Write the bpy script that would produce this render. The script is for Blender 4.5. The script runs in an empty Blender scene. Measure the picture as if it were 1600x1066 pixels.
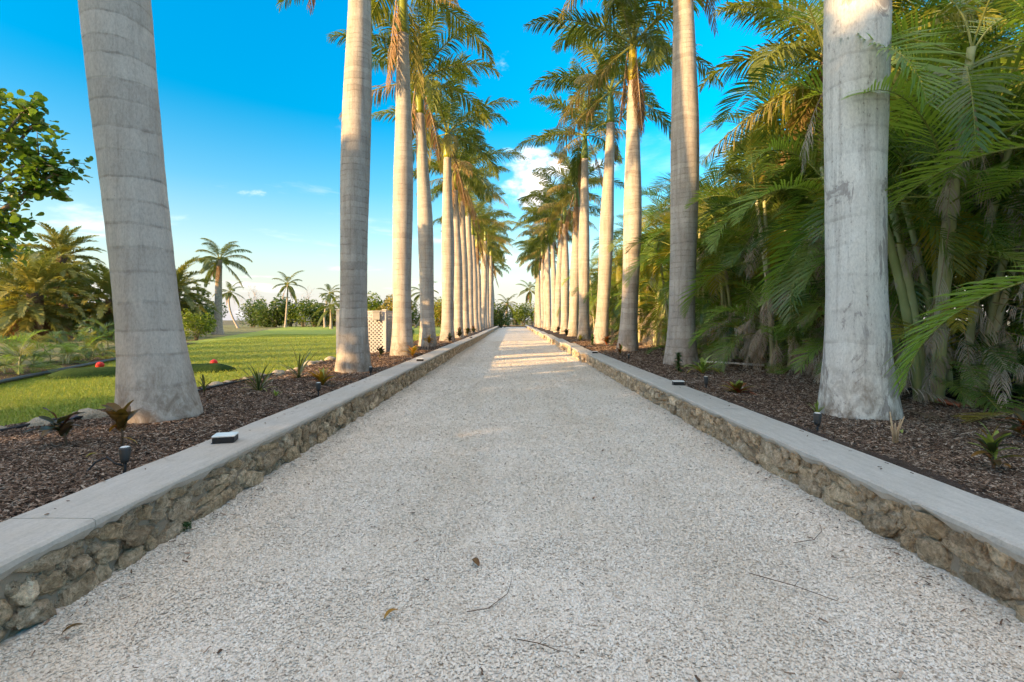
import bpy, math, random
import numpy as np
from mathutils import Vector, Matrix, noise as mn
from math import radians, sin, cos, pi, exp, sqrt, atan2

scene = bpy.context.scene
COL = scene.collection

# ------------------------------------------------------------------ camera
cam_d = bpy.data.cameras.new('camera')
cam_d.sensor_width = 36.0
cam_d.lens = 780 / 1600 * 36
cam_d.shift_y = -33 / 1600
cam_d.clip_start = 0.05
cam_d.clip_end = 3000
cam = bpy.data.objects.new('camera', cam_d)
cam.location = (0, 0, 1.25)
cam.rotation_euler = (radians(90), 0, 0)
COL.objects.link(cam)
scene.camera = cam

# ------------------------------------------------------------------ sun and sky
SUN_EL = radians(10.5)
SD = Vector((-0.80, -0.60, 0)).normalized()          # horizontal direction towards the sun
sun_d = bpy.data.lights.new('sun', 'SUN')
sun_d.energy = 2.8
sun_d.angle = radians(0.6)
sun_d.color = (1.0, 0.63, 0.28)
sun = bpy.data.objects.new('sun', sun_d)
travel = Vector((-SD.x * cos(SUN_EL), -SD.y * cos(SUN_EL), -sin(SUN_EL)))
sun.rotation_euler = travel.to_track_quat('-Z', 'Y').to_euler()
sun.location = (-30, -25, 20)
COL.objects.link(sun)

scene.view_settings.view_transform = 'Standard'
scene.view_settings.look = 'None'
scene.view_settings.gamma = 1.0
scene.view_settings.use_curve_mapping = False
scene.view_settings.exposure = 2.05

SKY_GAMMA, SKY_SAT = 1.35, 1.34
FILL_CLOUD = 0.16
SKY_TINT = (1.6, 1.16, 1.03)

world = bpy.data.worlds.new('World')
scene.world = world
world.use_nodes = True


class NT:
    """small helper to write node trees"""
    def __init__(self, nt):
        self.nt = nt
        nt.nodes.clear()

    def n(self, t, ins=None, **kw):
        nd = self.nt.nodes.new(t)
        for k, v in kw.items():
            setattr(nd, k, v)
        if ins:
            for k, v in ins.items():
                s = nd.inputs[k]
                if isinstance(v, bpy.types.NodeSocket):
                    self.nt.links.new(v, s)
                else:
                    s.default_value = v
        return nd

    def math(self, op, a, b=0.0, c=0.0, clamp=False):
        nd = self.n('ShaderNodeMath', {0: a, 1: b, 2: c}, operation=op)
        nd.use_clamp = clamp
        return nd.outputs[0]

    def ramp(self, fac, stops, interp='LINEAR'):
        nd = self.n('ShaderNodeValToRGB', {0: fac})
        cr = nd.color_ramp
        cr.interpolation = interp
        while len(cr.elements) < len(stops):
            cr.elements.new(0.5)
        for e, (p, c) in zip(cr.elements, stops):
            e.position = p
            if isinstance(c, (int, float)):
                c = (c, c, c)
            e.color = (c[0], c[1], c[2], 1)
        return nd.outputs[0]

    def mix(self, f, a, b, blend='MIX'):
        nd = self.n('ShaderNodeMix', data_type='RGBA', blend_type=blend)
        for k, v in ((0, f), (6, a), (7, b)):
            if isinstance(v, bpy.types.NodeSocket):
                self.nt.links.new(v, nd.inputs[k])
            else:
                nd.inputs[k].default_value = v if k == 0 else ((v[0], v[1], v[2], 1))
        return nd.outputs[2]

    def noise(self, vec, scale, detail=3, rough=0.55, dist=0.0):
        ins = {'Scale': scale, 'Detail': detail, 'Roughness': rough, 'Distortion': dist}
        if vec is not None:
            ins['Vector'] = vec
        return self.n('ShaderNodeTexNoise', ins).outputs[0]

    def mapping(self, vec, scale=(1, 1, 1), loc=(0, 0, 0)):
        return self.n('ShaderNodeMapping', {0: vec, 'Location': loc, 'Scale': scale}).outputs[0]

    def sep(self, v):
        return self.n('ShaderNodeSeparateXYZ', {0: v}).outputs

    def comb(self, x, y, z):
        return self.n('ShaderNodeCombineXYZ', {0: x, 1: y, 2: z}).outputs[0]


w = NT(world.node_tree)
sky = w.n('ShaderNodeTexSky', sky_type='NISHITA')
sky.sun_disc = False
sky.sun_elevation = SUN_EL
sky.sun_rotation = atan2(SD.x, SD.y)
sky.altitude = 0
sky.air_density = 1.0
sky.dust_density = 0.6
sky.ozone_density = 1.6
gen = w.n('ShaderNodeTexCoord').outputs['Generated']
sx, sy, sz = w.sep(gen)
# clear evening air: deepen the blue evenly over the whole dome
PIV = 3.4
g0 = w.mix(1.0, sky.outputs[0], (1 / PIV, 1 / PIV, 1 / PIV), 'MULTIPLY')
g1 = w.n('ShaderNodeGamma', {'Color': g0, 'Gamma': SKY_GAMMA}).outputs[0]
g2 = w.mix(1.0, g1, (PIV * 0.86, PIV * 1.0, PIV * 1.0), 'MULTIPLY')
hs = w.n('ShaderNodeHueSaturation', {'Saturation': SKY_SAT, 'Value': 1.0, 'Color': g2})
tint0 = w.mix(1.0, hs.outputs[0], SKY_TINT, 'MULTIPLY')
tinted = w.mix(1.0, tint0, w.ramp(sz, [(0.0, 0.45), (0.2, 0.55), (0.35, 0.65), (0.60, 1.0)]), 'MULTIPLY')
zc = w.math('MAXIMUM', sz, 0.0)
# clouds: low streaks near the horizon and soft heaps a little higher
zden = w.math('ADD', zc, 0.10)
pv = w.comb(w.math('DIVIDE', sx, zden), w.math('DIVIDE', sy, zden), 0.0)
n1 = w.noise(w.mapping(pv, (0.9, 0.9, 1), (3.18, 8.83, 0)), 1.0, 7, 0.58, 0.3)
low = w.ramp(sz, [(0.0, 0.10), (0.12, 0.05), (0.35, 0.0), (0.5, 0.0)])
c1 = w.ramp(w.math('ADD', n1, low), [(0.60, 0.0), (0.80, 1.0)], 'EASE')
heap = w.noise(w.mapping(gen, (1.0, 1.0, 2.1), (7.95, 4.46, 7.44)), 4.2, 8, 0.56, 0.2)
band = w.ramp(sz, [(0.10, 0.0), (0.22, 0.10), (0.30, 0.11), (0.36, 0.0)])
c2 = w.ramp(w.math('ADD', heap, band), [(0.69, 0.0), (0.82, 1.0)], 'EASE')
# broken cloud added overhead, out of view, for soft neutral light in the shade
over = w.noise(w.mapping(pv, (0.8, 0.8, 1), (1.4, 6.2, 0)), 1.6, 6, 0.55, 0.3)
c3 = w.ramp(w.math('ADD', over, w.ramp(sz, [(0.57, 0.0), (0.72, FILL_CLOUD)])), [(0.52, 0.0), (0.66, 1.0)], 'EASE')
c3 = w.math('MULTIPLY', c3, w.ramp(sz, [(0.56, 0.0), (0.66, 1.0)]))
cm0 = w.math('MAXIMUM', w.math('MULTIPLY', c1, w.ramp(sz, [(0.0, 0.6), (0.25, 0.5), (0.42, 0.0)])), c2)
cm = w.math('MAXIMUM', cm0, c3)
shade = w.noise(w.mapping(gen, (1.0, 1.0, 3.0), (2, 1, 4)), 9.0, 6, 0.6)
ccol = w.ramp(shade, [(0.35, (2.3, 2.15, 2.15)), (0.6, (4.0, 3.6, 3.25))])
hz = w.mix(w.ramp(sz, [(0.0, 0.92), (0.05, 0.80), (0.12, 0.40), (0.24, 0.08), (0.36, 0.0)]), tinted, (1.42, 1.40, 1.50))
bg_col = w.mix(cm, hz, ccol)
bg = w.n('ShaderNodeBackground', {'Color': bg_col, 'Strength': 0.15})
w.nt.links.new(bg.outputs[0], w.n('ShaderNodeOutputWorld').inputs[0])

scene.render.engine = 'CYCLES'
scene.cycles.max_bounces = 3
scene.cycles.diffuse_bounces = 2
scene.cycles.glossy_bounces = 2
scene.cycles.transmission_bounces = 2
scene.cycles.transparent_max_bounces = 4
scene.cycles.use_denoising = True
scene.cycles.use_adaptive_sampling = True
scene.cycles.adaptive_threshold = 0.02
scene.cycles.sample_clamp_indirect = 6.0

# ================================================================== helpers
R = random.Random(7)


def tag(o, label=None, cat=None, group=None, kind=None):
    if label:
        o['label'] = label
    if cat:
        o['category'] = cat
    if group:
        o['group'] = group
    if kind:
        o['kind'] = kind
    return o


def empty(name, loc=(0, 0, 0), rz=0.0):
    o = bpy.data.objects.new(name, None)
    o.empty_display_size = 0.2
    o.location = loc
    o.rotation_euler = (0, 0, rz)
    COL.objects.link(o)
    return o


def link(name, mesh, parent=None, loc=(0, 0, 0), rot=(0, 0, 0), scale=(1, 1, 1)):
    o = bpy.data.objects.new(name, mesh)
    o.location = loc
    o.rotation_euler = rot
    o.scale = scale
    o.parent = parent
    COL.objects.link(o)
    return o


class MB:
    def __init__(self):
        self.v = []
        self.f = []
        self.m = []

    def face(self, pts, mi=0):
        i = len(self.v)
        self.v.extend([tuple(p) for p in pts])
        self.f.append(tuple(range(i, i + len(pts))))
        self.m.append(mi)

    def tube(self, pts, rad, seg=8, mi=0, cap=True):
        pts = [Vector(p) for p in pts]
        n = len(pts)
        rings = []
        ref = None
        for i, p in enumerate(pts):
            t = (pts[min(i + 1, n - 1)] - pts[max(i - 1, 0)]).normalized()
            if ref is None:
                ref = Vector((1, 0, 0)) if abs(t.x) < 0.8 else Vector((0, 1, 0))
            a = (ref - t * ref.dot(t)).normalized()
            b = t.cross(a)
            ref = a
            r = rad[i] if isinstance(rad, (list, tuple)) else rad
            s = len(self.v)
            for k in range(seg):
                an = 2 * pi * k / seg
                self.v.append(tuple(p + a * (cos(an) * r) + b * (sin(an) * r)))
            rings.append(s)
        for i in range(n - 1):
            for k in range(seg):
                k2 = (k + 1) % seg
                self.f.append((rings[i] + k, rings[i] + k2, rings[i + 1] + k2, rings[i + 1] + k))
                self.m.append(mi)
        if cap:
            self.f.append(tuple(rings[0] + k for k in reversed(range(seg))))
            self.m.append(mi)
            self.f.append(tuple(rings[-1] + k for k in range(seg)))
            self.m.append(mi)

    def box(self, lo, hi, mi=0, bev=0.0):
        x0, y0, z0 = lo
        x1, y1, z1 = hi
        if bev <= 0:
            i = len(self.v)
            self.v += [(x0, y0, z0), (x1, y0, z0), (x1, y1, z0), (x0, y1, z0), (x0, y0, z1), (x1, y0, z1), (x1, y1, z1), (x0, y1, z1)]
            for f in ((0, 3, 2, 1), (4, 5, 6, 7), (0, 1, 5, 4), (1, 2, 6, 5), (2, 3, 7, 6), (3, 0, 4, 7)):
                self.f.append(tuple(i + k for k in f))
                self.m.append(mi)
            return
        b = bev
        lv = [(z0, b), (z0 + b, 0), (z1 - b, 0), (z1, b)]
        rings = []
        for z, ins in lv:
            s = len(self.v)
            X0, X1, Y0, Y1 = x0 + ins, x1 - ins, y0 + ins, y1 - ins
            c = b * 0.8
            self.v += [(X0 + c, Y0, z), (X1 - c, Y0, z), (X1, Y0 + c, z), (X1, Y1 - c, z), (X1 - c, Y1, z), (X0 + c, Y1, z), (X0, Y1 - c, z), (X0, Y0 + c, z)]
            rings.append(s)
        for a, c in zip(rings, rings[1:]):
            for k in range(8):
                k2 = (k + 1) % 8
                self.f.append((a + k, a + k2, c + k2, c + k))
                self.m.append(mi)
        self.f.append(tuple(rings[0] + k for k in reversed(range(8))))
        self.m.append(mi)
        self.f.append(tuple(rings[-1] + k for k in range(8)))
        self.m.append(mi)

    def mesh(self, name, mats, smooth=True):
        me = bpy.data.meshes.new(name)
        me.from_pydata(self.v, [], self.f)
        for m in (mats if isinstance(mats, (list, tuple)) else [mats]):
            me.materials.append(m)
        me.polygons.foreach_set('material_index', self.m)
        if smooth:
            me.polygons.foreach_set('use_smooth', [True] * len(self.f))
        me.update()
        return me


def fbm(x, y, z=0.0, o=4):
    return mn.fractal(Vector((x, y, z)), 1.0, 2.0, o)


# ================================================================== materials
def new_mat(name):
    m = bpy.data.materials.new(name)
    m.use_nodes = True
    return m, NT(m.node_tree)


def finish(t, shader):
    t.nt.links.new(shader, t.n('ShaderNodeOutputMaterial').inputs[0])


def bump(t, h, strength=0.5, dist=0.02):
    return t.n('ShaderNodeBump', {'Height': h, 'Strength': strength, 'Distance': dist}).outputs[0]


def pbr(t, col, rough=0.8, normal=None, spec=0.3, metal=0.0):
    ins = {'Base Color': col if isinstance(col, bpy.types.NodeSocket) else (*col, 1), 'Roughness': rough,
           'Specular IOR Level': spec, 'Metallic': metal}
    if normal is not None:
        ins['Normal'] = normal
    return t.n('ShaderNodeBsdfPrincipled', ins).outputs[0]


def leaf_mat(name, cols, trans=0.35, rough=0.45, nscale=1.5, spec=0.4, tcol=None):
    """leaf blade: colour varies from plant to plant and patch to patch, light shines through"""
    m, t = new_mat(name)
    oi = t.n('ShaderNodeObjectInfo').outputs['Random']
    pos = t.n('ShaderNodeNewGeometry').outputs['Position']
    nz = t.noise(pos, nscale, 4, 0.6)
    f = t.math('ADD', t.math('MULTIPLY', oi, 0.45), t.math('MULTIPLY', nz, 0.62))
    k = len(cols)
    c = t.ramp(f, [(0.18 + 0.64 * i / max(1, k - 1), cc) for i, cc in enumerate(cols)])
    p = pbr(t, c, rough, spec=spec)
    tc = t.mix(1.0, c, tcol or (1.5, 1.6, 0.7), 'MULTIPLY')
    tr = t.n('ShaderNodeBsdfTranslucent', {'Color': tc}).outputs[0]
    finish(t, t.n('ShaderNodeMixShader', {0: trans, 1: p, 2: tr}).outputs[0])
    return m


def plain_mat(name, col, rough=0.7, var=0.25, scale=8.0, spec=0.3, bmp=0.2, metal=0.0, bd=0.01):
    m, t = new_mat(name)
    tc = t.n('ShaderNodeTexCoord').outputs['Object']
    nz = t.noise(tc, scale, 6, 0.62)
    a = tuple(c * (1 - var) for c in col)
    b = tuple(min(1, c * (1 + var)) for c in col)
    c = t.ramp(nz, [(0.3, a), (0.7, b)])
    finish(t, pbr(t, c, rough, bump(t, nz, bmp, bd), spec, metal))
    return m


def trunk_mat(name, base, dark, lichen, ringk=3.1, ringdark=0.55, streak=0.35, patch=None):
    m, t = new_mat(name)
    tc = t.n('ShaderNodeTexCoord').outputs['Object']
    oi = t.n('ShaderNodeObjectInfo').outputs['Random']
    off = t.math('MULTIPLY', oi, 37.0)
    x, y, z = t.sep(tc)
    p = t.comb(t.math('ADD', x, off), y, z)
    wob = t.noise(t.mapping(p, (2.2, 2.2, 1.2)), 1.0, 4, 0.6)
    irr = t.noise(t.comb(off, 3.0, t.math('MULTIPLY', z, 1.3)), 1.0, 2)
    zz = t.math('ADD', t.math('ADD', z, t.math('MULTIPLY', t.math('SUBTRACT', irr, 0.5), 0.42)), t.math('MULTIPLY', t.math('SUBTRACT', wob, 0.5), 0.12))
    # leaf scars get closer together up the trunk
    ph = t.math('MULTIPLY', t.math('MULTIPLY', zz, t.math('ADD', 1.0, t.math('MULTIPLY', zz, 0.07))), ringk)
    fr = t.math('FRACT', ph)
    ring = t.ramp(fr, [(0.0, 1.0), (0.07, 0.75), (0.13, 0.10), (0.35, 0.0), (0.9, 0.06), (1.0, 0.5)])
    rid = t.math('FLOOR', ph)
    rvar = t.noise(t.comb(t.math('MULTIPLY', rid, 7.31), off, 0.0), 1.0, 0)
    rmask = t.ramp(t.noise(t.mapping(p, (5, 5, 2.5)), 1.0, 4, 0.7), [(0.42, 0.0), (0.68, 1.0)])
    blot = t.noise(t.mapping(p, (4.0, 4.0, 1.6)), 1.0, 7, 0.68, 0.5)
    fine = t.noise(t.mapping(p, (60, 60, 26)), 1.0, 5, 0.75)
    vert = t.noise(t.mapping(p, (16, 16, 0.7)), 1.0, 5, 0.66)
    col = t.mix(t.ramp(blot, [(0.34, 0.0), (0.7, 1.0)]), base, lichen)
    col = t.mix(t.math('MULTIPLY', t.ramp(rvar, [(0.3, 0.0), (0.75, 1.0)]), 0.30), col, dark)
    col = t.mix(t.math('MULTIPLY', t.ramp(vert, [(0.50, 0.0), (0.66, 1.0)]), streak), col, dark)
    if patch:
        sp = t.noise(t.mapping(p, (2.6, 2.6, 1.1), (5, 3, 1)), 1.0, 8, 0.72, 0.8)
        col = t.mix(t.ramp(sp, [(0.56, 0.0), (0.585, patch[1])]), col, patch[0])
        rag = t.noise(t.mapping(p, (34, 34, 16)), 1.0, 6, 0.8)
        rm = t.math('MULTIPLY', t.ramp(rag, [(0.56, 0.0), (0.62, 1.0)]), t.ramp(vert, [(0.47, 0.0), (0.58, 0.85)]))
        col = t.mix(rm, col, dark)
    col = t.mix(t.math('MULTIPLY', t.math('MULTIPLY', ring, rmask), ringdark), col, dark)
    col = t.mix(1.0, col, t.ramp(fine, [(0.25, 0.72), (0.5, 0.98), (0.75, 1.18)]), 'MULTIPLY')
    spots = t.noise(t.mapping(p, (22, 22, 22)), 1.0, 3, 0.8)
    col = t.mix(t.ramp(spots, [(0.68, 0.0), (0.72, 0.55)]), col, dark)
    # splash-stained foot of the trunk
    foot = t.math('MULTIPLY', t.ramp(z, [(0.0, 1.0), (0.75, 0.0)]), t.ramp(t.noise(t.mapping(p, (7, 7, 5)), 1.0, 7, 0.7, 0.6), [(0.42, 0.0), (0.62, 0.85)]))
    col = t.mix(foot, col, (0.16, 0.11, 0.07))
    h = t.math('ADD', t.math('MULTIPLY', ring, -0.5), t.math('ADD', t.math('MULTIPLY', fine, 0.35), t.math('MULTIPLY', blot, 0.3)))
    finish(t, pbr(t, col, 0.85, bump(t, h, 0.45, 0.012), 0.2))
    return m


M = {}
M['trunk'] = trunk_mat('royal_trunk_bark', (0.39, 0.345, 0.30), (0.14, 0.112, 0.095), (0.56, 0.515, 0.465), 5.4, 0.8, 0.34)
M['trunk_beige'] = trunk_mat('royal_trunk_beige_bark', (0.50, 0.44, 0.385), (0.19, 0.155, 0.13), (0.63, 0.575, 0.51), 3.2, 0.7, 0.22)
M['trunk_white'] = trunk_mat('royal_trunk_white_bark', (0.74, 0.70, 0.63), (0.25, 0.21, 0.18), (0.82, 0.79, 0.73), 2.6, 0.5, 0.4, ((0.36, 0.325, 0.30), 0.9))
M['trunk_brown'] = plain_mat('brown_palm_bark', (0.15, 0.10, 0.065), 0.9, 0.5, 14, bmp=0.8, bd=0.03)
M['trunk_coco'] = plain_mat('coconut_bark', (0.36, 0.31, 0.26), 0.9, 0.35, 9, bmp=0.5)
M['shaft'] = leaf_mat('crownshaft_green', [(0.10, 0.17, 0.03), (0.16, 0.23, 0.035), (0.34, 0.34, 0.03)], 0.0, 0.3, 1.2, 0.5)
M['shaft_gold'] = leaf_mat('crownshaft_gold', [(0.42, 0.34, 0.02), (0.5, 0.42, 0.03)], 0.0, 0.3, 1.2, 0.5)
M['royal'] = leaf_mat('royal_frond_green', [(0.055, 0.085, 0.02), (0.125, 0.16, 0.03), (0.27, 0.265, 0.045)], 0.38, 0.42, 0.9)
M['royal_old'] = leaf_mat('royal_frond_browning', [(0.30, 0.19, 0.11), (0.30, 0.24, 0.08), (0.13, 0.14, 0.035)], 0.32, 0.6, 1.6)
M['dead'] = leaf_mat('dead_frond_tan', [(0.24, 0.18, 0.13), (0.38, 0.315, 0.25), (0.54, 0.48, 0.41)], 0.2, 0.8, 2.2, 0.15, (1.2, 1.1, 0.9))
M['dead_brown'] = leaf_mat('dead_frond_brown', [(0.10, 0.065, 0.04), (0.22, 0.13, 0.065), (0.30, 0.19, 0.10)], 0.2, 0.8, 2.2, 0.15, (1.3, 1.1, 0.8))
M['areca'] = leaf_mat('areca_frond_green', [(0.03, 0.065, 0.018), (0.09, 0.155, 0.032), (0.23, 0.28, 0.055)], 0.36, 0.32, 0.8, 0.5)
M['areca_light'] = leaf_mat('areca_frond_light', [(0.13, 0.22, 0.04), (0.20, 0.30, 0.05), (0.27, 0.36, 0.07)], 0.4, 0.36, 0.8, 0.5)
M['areca_yellow'] = leaf_mat('areca_frond_yellow', [(0.16, 0.17, 0.02), (0.26, 0.24, 0.025), (0.34, 0.27, 0.03)], 0.4, 0.4, 0.9, 0.4)
M['rachis'] = plain_mat('frond_rachis', (0.20, 0.22, 0.05), 0.5, 0.2, 5)
M['rachis_dead'] = plain_mat('dead_rachis', (0.30, 0.22, 0.14), 0.8, 0.3, 6)
M['cane'] = leaf_mat('areca_cane', [(0.20, 0.24, 0.07), (0.34, 0.35, 0.15), (0.50, 0.47, 0.32)], 0.0, 0.45, 2.5)
M['date'] = leaf_mat('date_frond', [(0.12, 0.145, 0.05), (0.20, 0.205, 0.06), (0.36, 0.30, 0.07)], 0.3, 0.5, 0.7)
M['coco'] = leaf_mat('coconut_frond', [(0.05, 0.08, 0.02), (0.10, 0.13, 0.025), (0.2, 0.19, 0.04)], 0.35, 0.45, 0.7)
M['grape'] = leaf_mat('sea_grape_leaf', [(0.045, 0.10, 0.018), (0.085, 0.165, 0.028), (0.17, 0.23, 0.045)], 0.38, 0.32, 1.4, 0.5)
M['bush'] = leaf_mat('bush_leaf', [(0.04, 0.075, 0.02), (0.075, 0.12, 0.025), (0.13, 0.17, 0.035)], 0.3, 0.5, 0.5)
M['bush_light'] = leaf_mat('bush_leaf_light', [(0.08, 0.13, 0.015), (0.15, 0.20, 0.02), (0.22, 0.25, 0.03)], 0.35, 0.5, 0.6)
M['bush_gold'] = leaf_mat('bush_leaf_gold', [(0.14, 0.11, 0.03), (0.22, 0.17, 0.03), (0.30, 0.24, 0.06)], 0.35, 0.6, 0.6)
M['branch'] = plain_mat('grey_branch', (0.24, 0.20, 0.165), 0.9, 0.3, 10)
M['branch_pale'] = plain_mat('pale_bare_branch', (0.34, 0.29, 0.25), 0.9, 0.3, 10)
M['black'] = plain_mat('black_plastic', (0.018, 0.018, 0.02), 0.45, 0.2, 20, bmp=0.05)
M['grey_plastic'] = plain_mat('grey_plastic', (0.05, 0.053, 0.056), 0.5, 0.15, 20, bmp=0.05)
M['lens'] = plain_mat('frosted_panel', (0.78, 0.79, 0.78), 0.25, 0.05, 10, 0.5, 0.02)
M['lattice'] = plain_mat('weathered_white_paint', (0.56, 0.53, 0.52), 0.6, 0.12, 5, bmp=0.05)
M['white_paint'] = plain_mat('white_paint', (0.74, 0.72, 0.70), 0.5, 0.06, 7, bmp=0.05)
M['grey_box'] = plain_mat('grey_box', (0.33, 0.33, 0.32), 0.5, 0.12, 6, bmp=0.05)
M['shade_box'] = plain_mat('shade_dark_box', (0.11, 0.11, 0.12), 0.6, 0.2, 6, bmp=0.05)
M['red'] = plain_mat('red_ball_paint', (0.62, 0.035, 0.025), 0.4, 0.12, 10, bmp=0.05)
M['terracotta'] = plain_mat('terracotta', (0.36, 0.13, 0.075), 0.8, 0.25, 12)
M['rock'] = plain_mat('coral_rock', (0.46, 0.40, 0.31), 0.92, 0.4, 7, bmp=0.9, bd=0.03)
M['twig'] = plain_mat('twig', (0.11, 0.075, 0.05), 0.9, 0.3, 20)
M['straw'] = plain_mat('straw', (0.46, 0.33, 0.20), 0.85, 0.2, 20)
for nm, cols in (('croton_dark', [(0.02, 0.035, 0.015), (0.035, 0.05, 0.02), (0.10, 0.03, 0.02)]),
                 ('croton_brown', [(0.09, 0.05, 0.015), (0.17, 0.10, 0.02), (0.13, 0.05, 0.02)]),
                 ('croton_red', [(0.26, 0.03, 0.015), (0.22, 0.08, 0.02), (0.07, 0.10, 0.02)]),
                 ('croton_orange', [(0.34, 0.14, 0.015), (0.38, 0.22, 0.02), (0.28, 0.09, 0.02)]),
                 ('croton_yellow', [(0.36, 0.26, 0.02), (0.30, 0.27, 0.03), (0.14, 0.17, 0.03)]),
                 ('lime', [(0.13, 0.22, 0.03), (0.22, 0.30, 0.05), (0.32, 0.36, 0.10)]),
                 ('iris', [(0.05, 0.08, 0.03), (0.09, 0.12, 0.04), (0.15, 0.15, 0.05)]),
                 ('holly', [(0.03, 0.07, 0.02), (0.05, 0.11, 0.03), (0.08, 0.14, 0.04)])):
    M[nm] = leaf_mat(nm, cols, 0.25, 0.35, 9.0, 0.5)


def gravel_ground_mat():
    m, t = new_mat('white_shell_gravel')
    pos = t.n('ShaderNodeNewGeometry').outputs['Position']
    vo = t.n('ShaderNodeTexVoronoi', {'Vector': pos, 'Scale': 62.0, 'Randomness': 1.0})
    r = t.sep(vo.outputs['Color'])[0]
    big = t.math('ADD', t.math('MULTIPLY', t.noise(pos, 0.45, 5, 0.6), 0.5), t.math('MULTIPLY', t.noise(t.mapping(pos, (1.5, 0.10, 1)), 1.0, 4, 0.6), 0.5))
    med = t.noise(pos, 3.0, 5, 0.65)
    col = t.ramp(r, [(0.0, (0.42, 0.35, 0.27)), (0.10, (0.62, 0.55, 0.47)), (0.5, (0.78, 0.71, 0.63)), (1.0, (0.87, 0.81, 0.74))])
    d = t.ramp(vo.outputs['Distance'], [(0.3, 1.0), (0.75, 0.84)])
    col = t.mix(1.0, col, d, 'MULTIPLY')
    col = t.mix(t.ramp(big, [(0.42, 0.0), (0.60, 0.5)]), col, (0.60, 0.51, 0.40))
    col = t.mix(t.ramp(med, [(0.52, 0.0), (0.72, 0.25)]), col, (0.46, 0.39, 0.31))
    h = t.math('SUBTRACT', 1.0, vo.outputs['Distance'])
    finish(t, pbr(t, col, 0.9, bump(t, h, 0.6, 0.012), 0.2))
    return m


def pebble_mat():
    m, t = new_mat('shell_pebble')
    r = t.n('ShaderNodeObjectInfo').outputs['Random']
    pos = t.n('ShaderNodeNewGeometry').outputs['Position']
    big = t.math('ADD', t.math('MULTIPLY', t.noise(pos, 0.45, 5, 0.6), 0.5), t.math('MULTIPLY', t.noise(t.mapping(pos, (1.5, 0.10, 1)), 1.0, 4, 0.6), 0.5))
    col = t.ramp(r, [(0.0, (0.14, 0.105, 0.08)), (0.018, (0.40, 0.33, 0.26)), (0.05, (0.66, 0.58, 0.49)), (0.3, (0.80, 0.715, 0.615)), (0.7, (0.86, 0.785, 0.695)), (1.0, (0.90, 0.85, 0.78))])
    col = t.mix(t.ramp(big, [(0.42, 0.0), (0.60, 0.5)]), col, (0.60, 0.51, 0.40))
    fine = t.noise(pos, 180, 3, 0.6)
    col = t.mix(1.0, col, t.ramp(fine, [(0.3, 0.85), (0.7, 1.08)]), 'MULTIPLY')
    finish(t, pbr(t, col, 0.8, None, 0.25))
    return m


def mulch_ground_mat():
    m, t = new_mat('dark_mulch')
    pos = t.n('ShaderNodeNewGeometry').outputs['Position']
    a = t.noise(t.mapping(pos, (60, 18, 30)), 1.0, 6, 0.75, 1.5)
    b = t.noise(t.mapping(pos, (16, 55, 30)), 1.0, 6, 0.75, 1.5)
    f = t.math('MAXIMUM', a, b)
    big = t.noise(pos, 1.2, 5, 0.6)
    col = t.ramp(f, [(0.35, (0.022, 0.016, 0.013)), (0.55, (0.085, 0.062, 0.052)), (0.68, (0.17, 0.13, 0.11)), (0.8, (0.33, 0.27, 0.23))])
    col = t.mix(t.ramp(big, [(0.45, 0.0), (0.7, 0.4)]), col, (0.13, 0.085, 0.055))
    finish(t, pbr(t, col, 0.95, bump(t, f, 0.9, 0.03), 0.15))
    return m


def chip_mat():
    m, t = new_mat('mulch_chip')
    r = t.n('ShaderNodeObjectInfo').outputs['Random']
    pos = t.n('ShaderNodeNewGeometry').outputs['Position']
    col = t.ramp(r, [(0.0, (0.045, 0.028, 0.019)), (0.4, (0.125, 0.078, 0.053)), (0.72, (0.22, 0.148, 0.106)), (0.93, (0.37, 0.28, 0.215)), (1.0, (0.42, 0.34, 0.27))])
    g = t.noise(t.mapping(pos, (90, 90, 90)), 1.0, 3, 0.7)
    col = t.mix(1.0, col, t.ramp(g, [(0.3, 0.7), (0.7, 1.25)]), 'MULTIPLY')
    finish(t, pbr(t, col, 0.9, None, 0.2))
    return m


def lawn_mat(name, cols, dry, dry_amt):
    m, t = new_mat(name)
    pos = t.n('ShaderNodeNewGeometry').outputs['Position']
    big = t.noise(pos, 0.16, 5, 0.6)
    med = t.noise(pos, 1.6, 5, 0.65)
    fine = t.noise(t.mapping(pos, (45, 30, 10)), 1.0, 5, 0.75)
    col = t.ramp(fine, [(0.3, cols[0]), (0.5, cols[1]), (0.72, cols[2])])
    f = t.math('ADD', t.math('MULTIPLY', big, 0.6), t.math('MULTIPLY', med, 0.4))
    col = t.mix(t.ramp(f, [(0.42, 0.0), (0.62, dry_amt)]), col, dry)
    finish(t, pbr(t, col, 0.9, bump(t, fine, 0.8, 0.04), 0.15))
    return m


def blade_mat():
    m, t = new_mat('grass_blade')
    r = t.n('ShaderNodeObjectInfo').outputs['Random']
    col = t.ramp(r, [(0.0, (0.24, 0.33, 0.04)), (0.6, (0.40, 0.47, 0.07)), (0.93, (0.55, 0.55, 0.13)), (1.0, (0.34, 0.29, 0.13))])
    p = pbr(t, col, 0.6, None, 0.25)
    tr = t.n('ShaderNodeBsdfTranslucent', {'Color': col}).outputs[0]
    finish(t, t.n('ShaderNodeMixShader', {0: 0.4, 1: p, 2: tr}).outputs[0])
    return m


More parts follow.
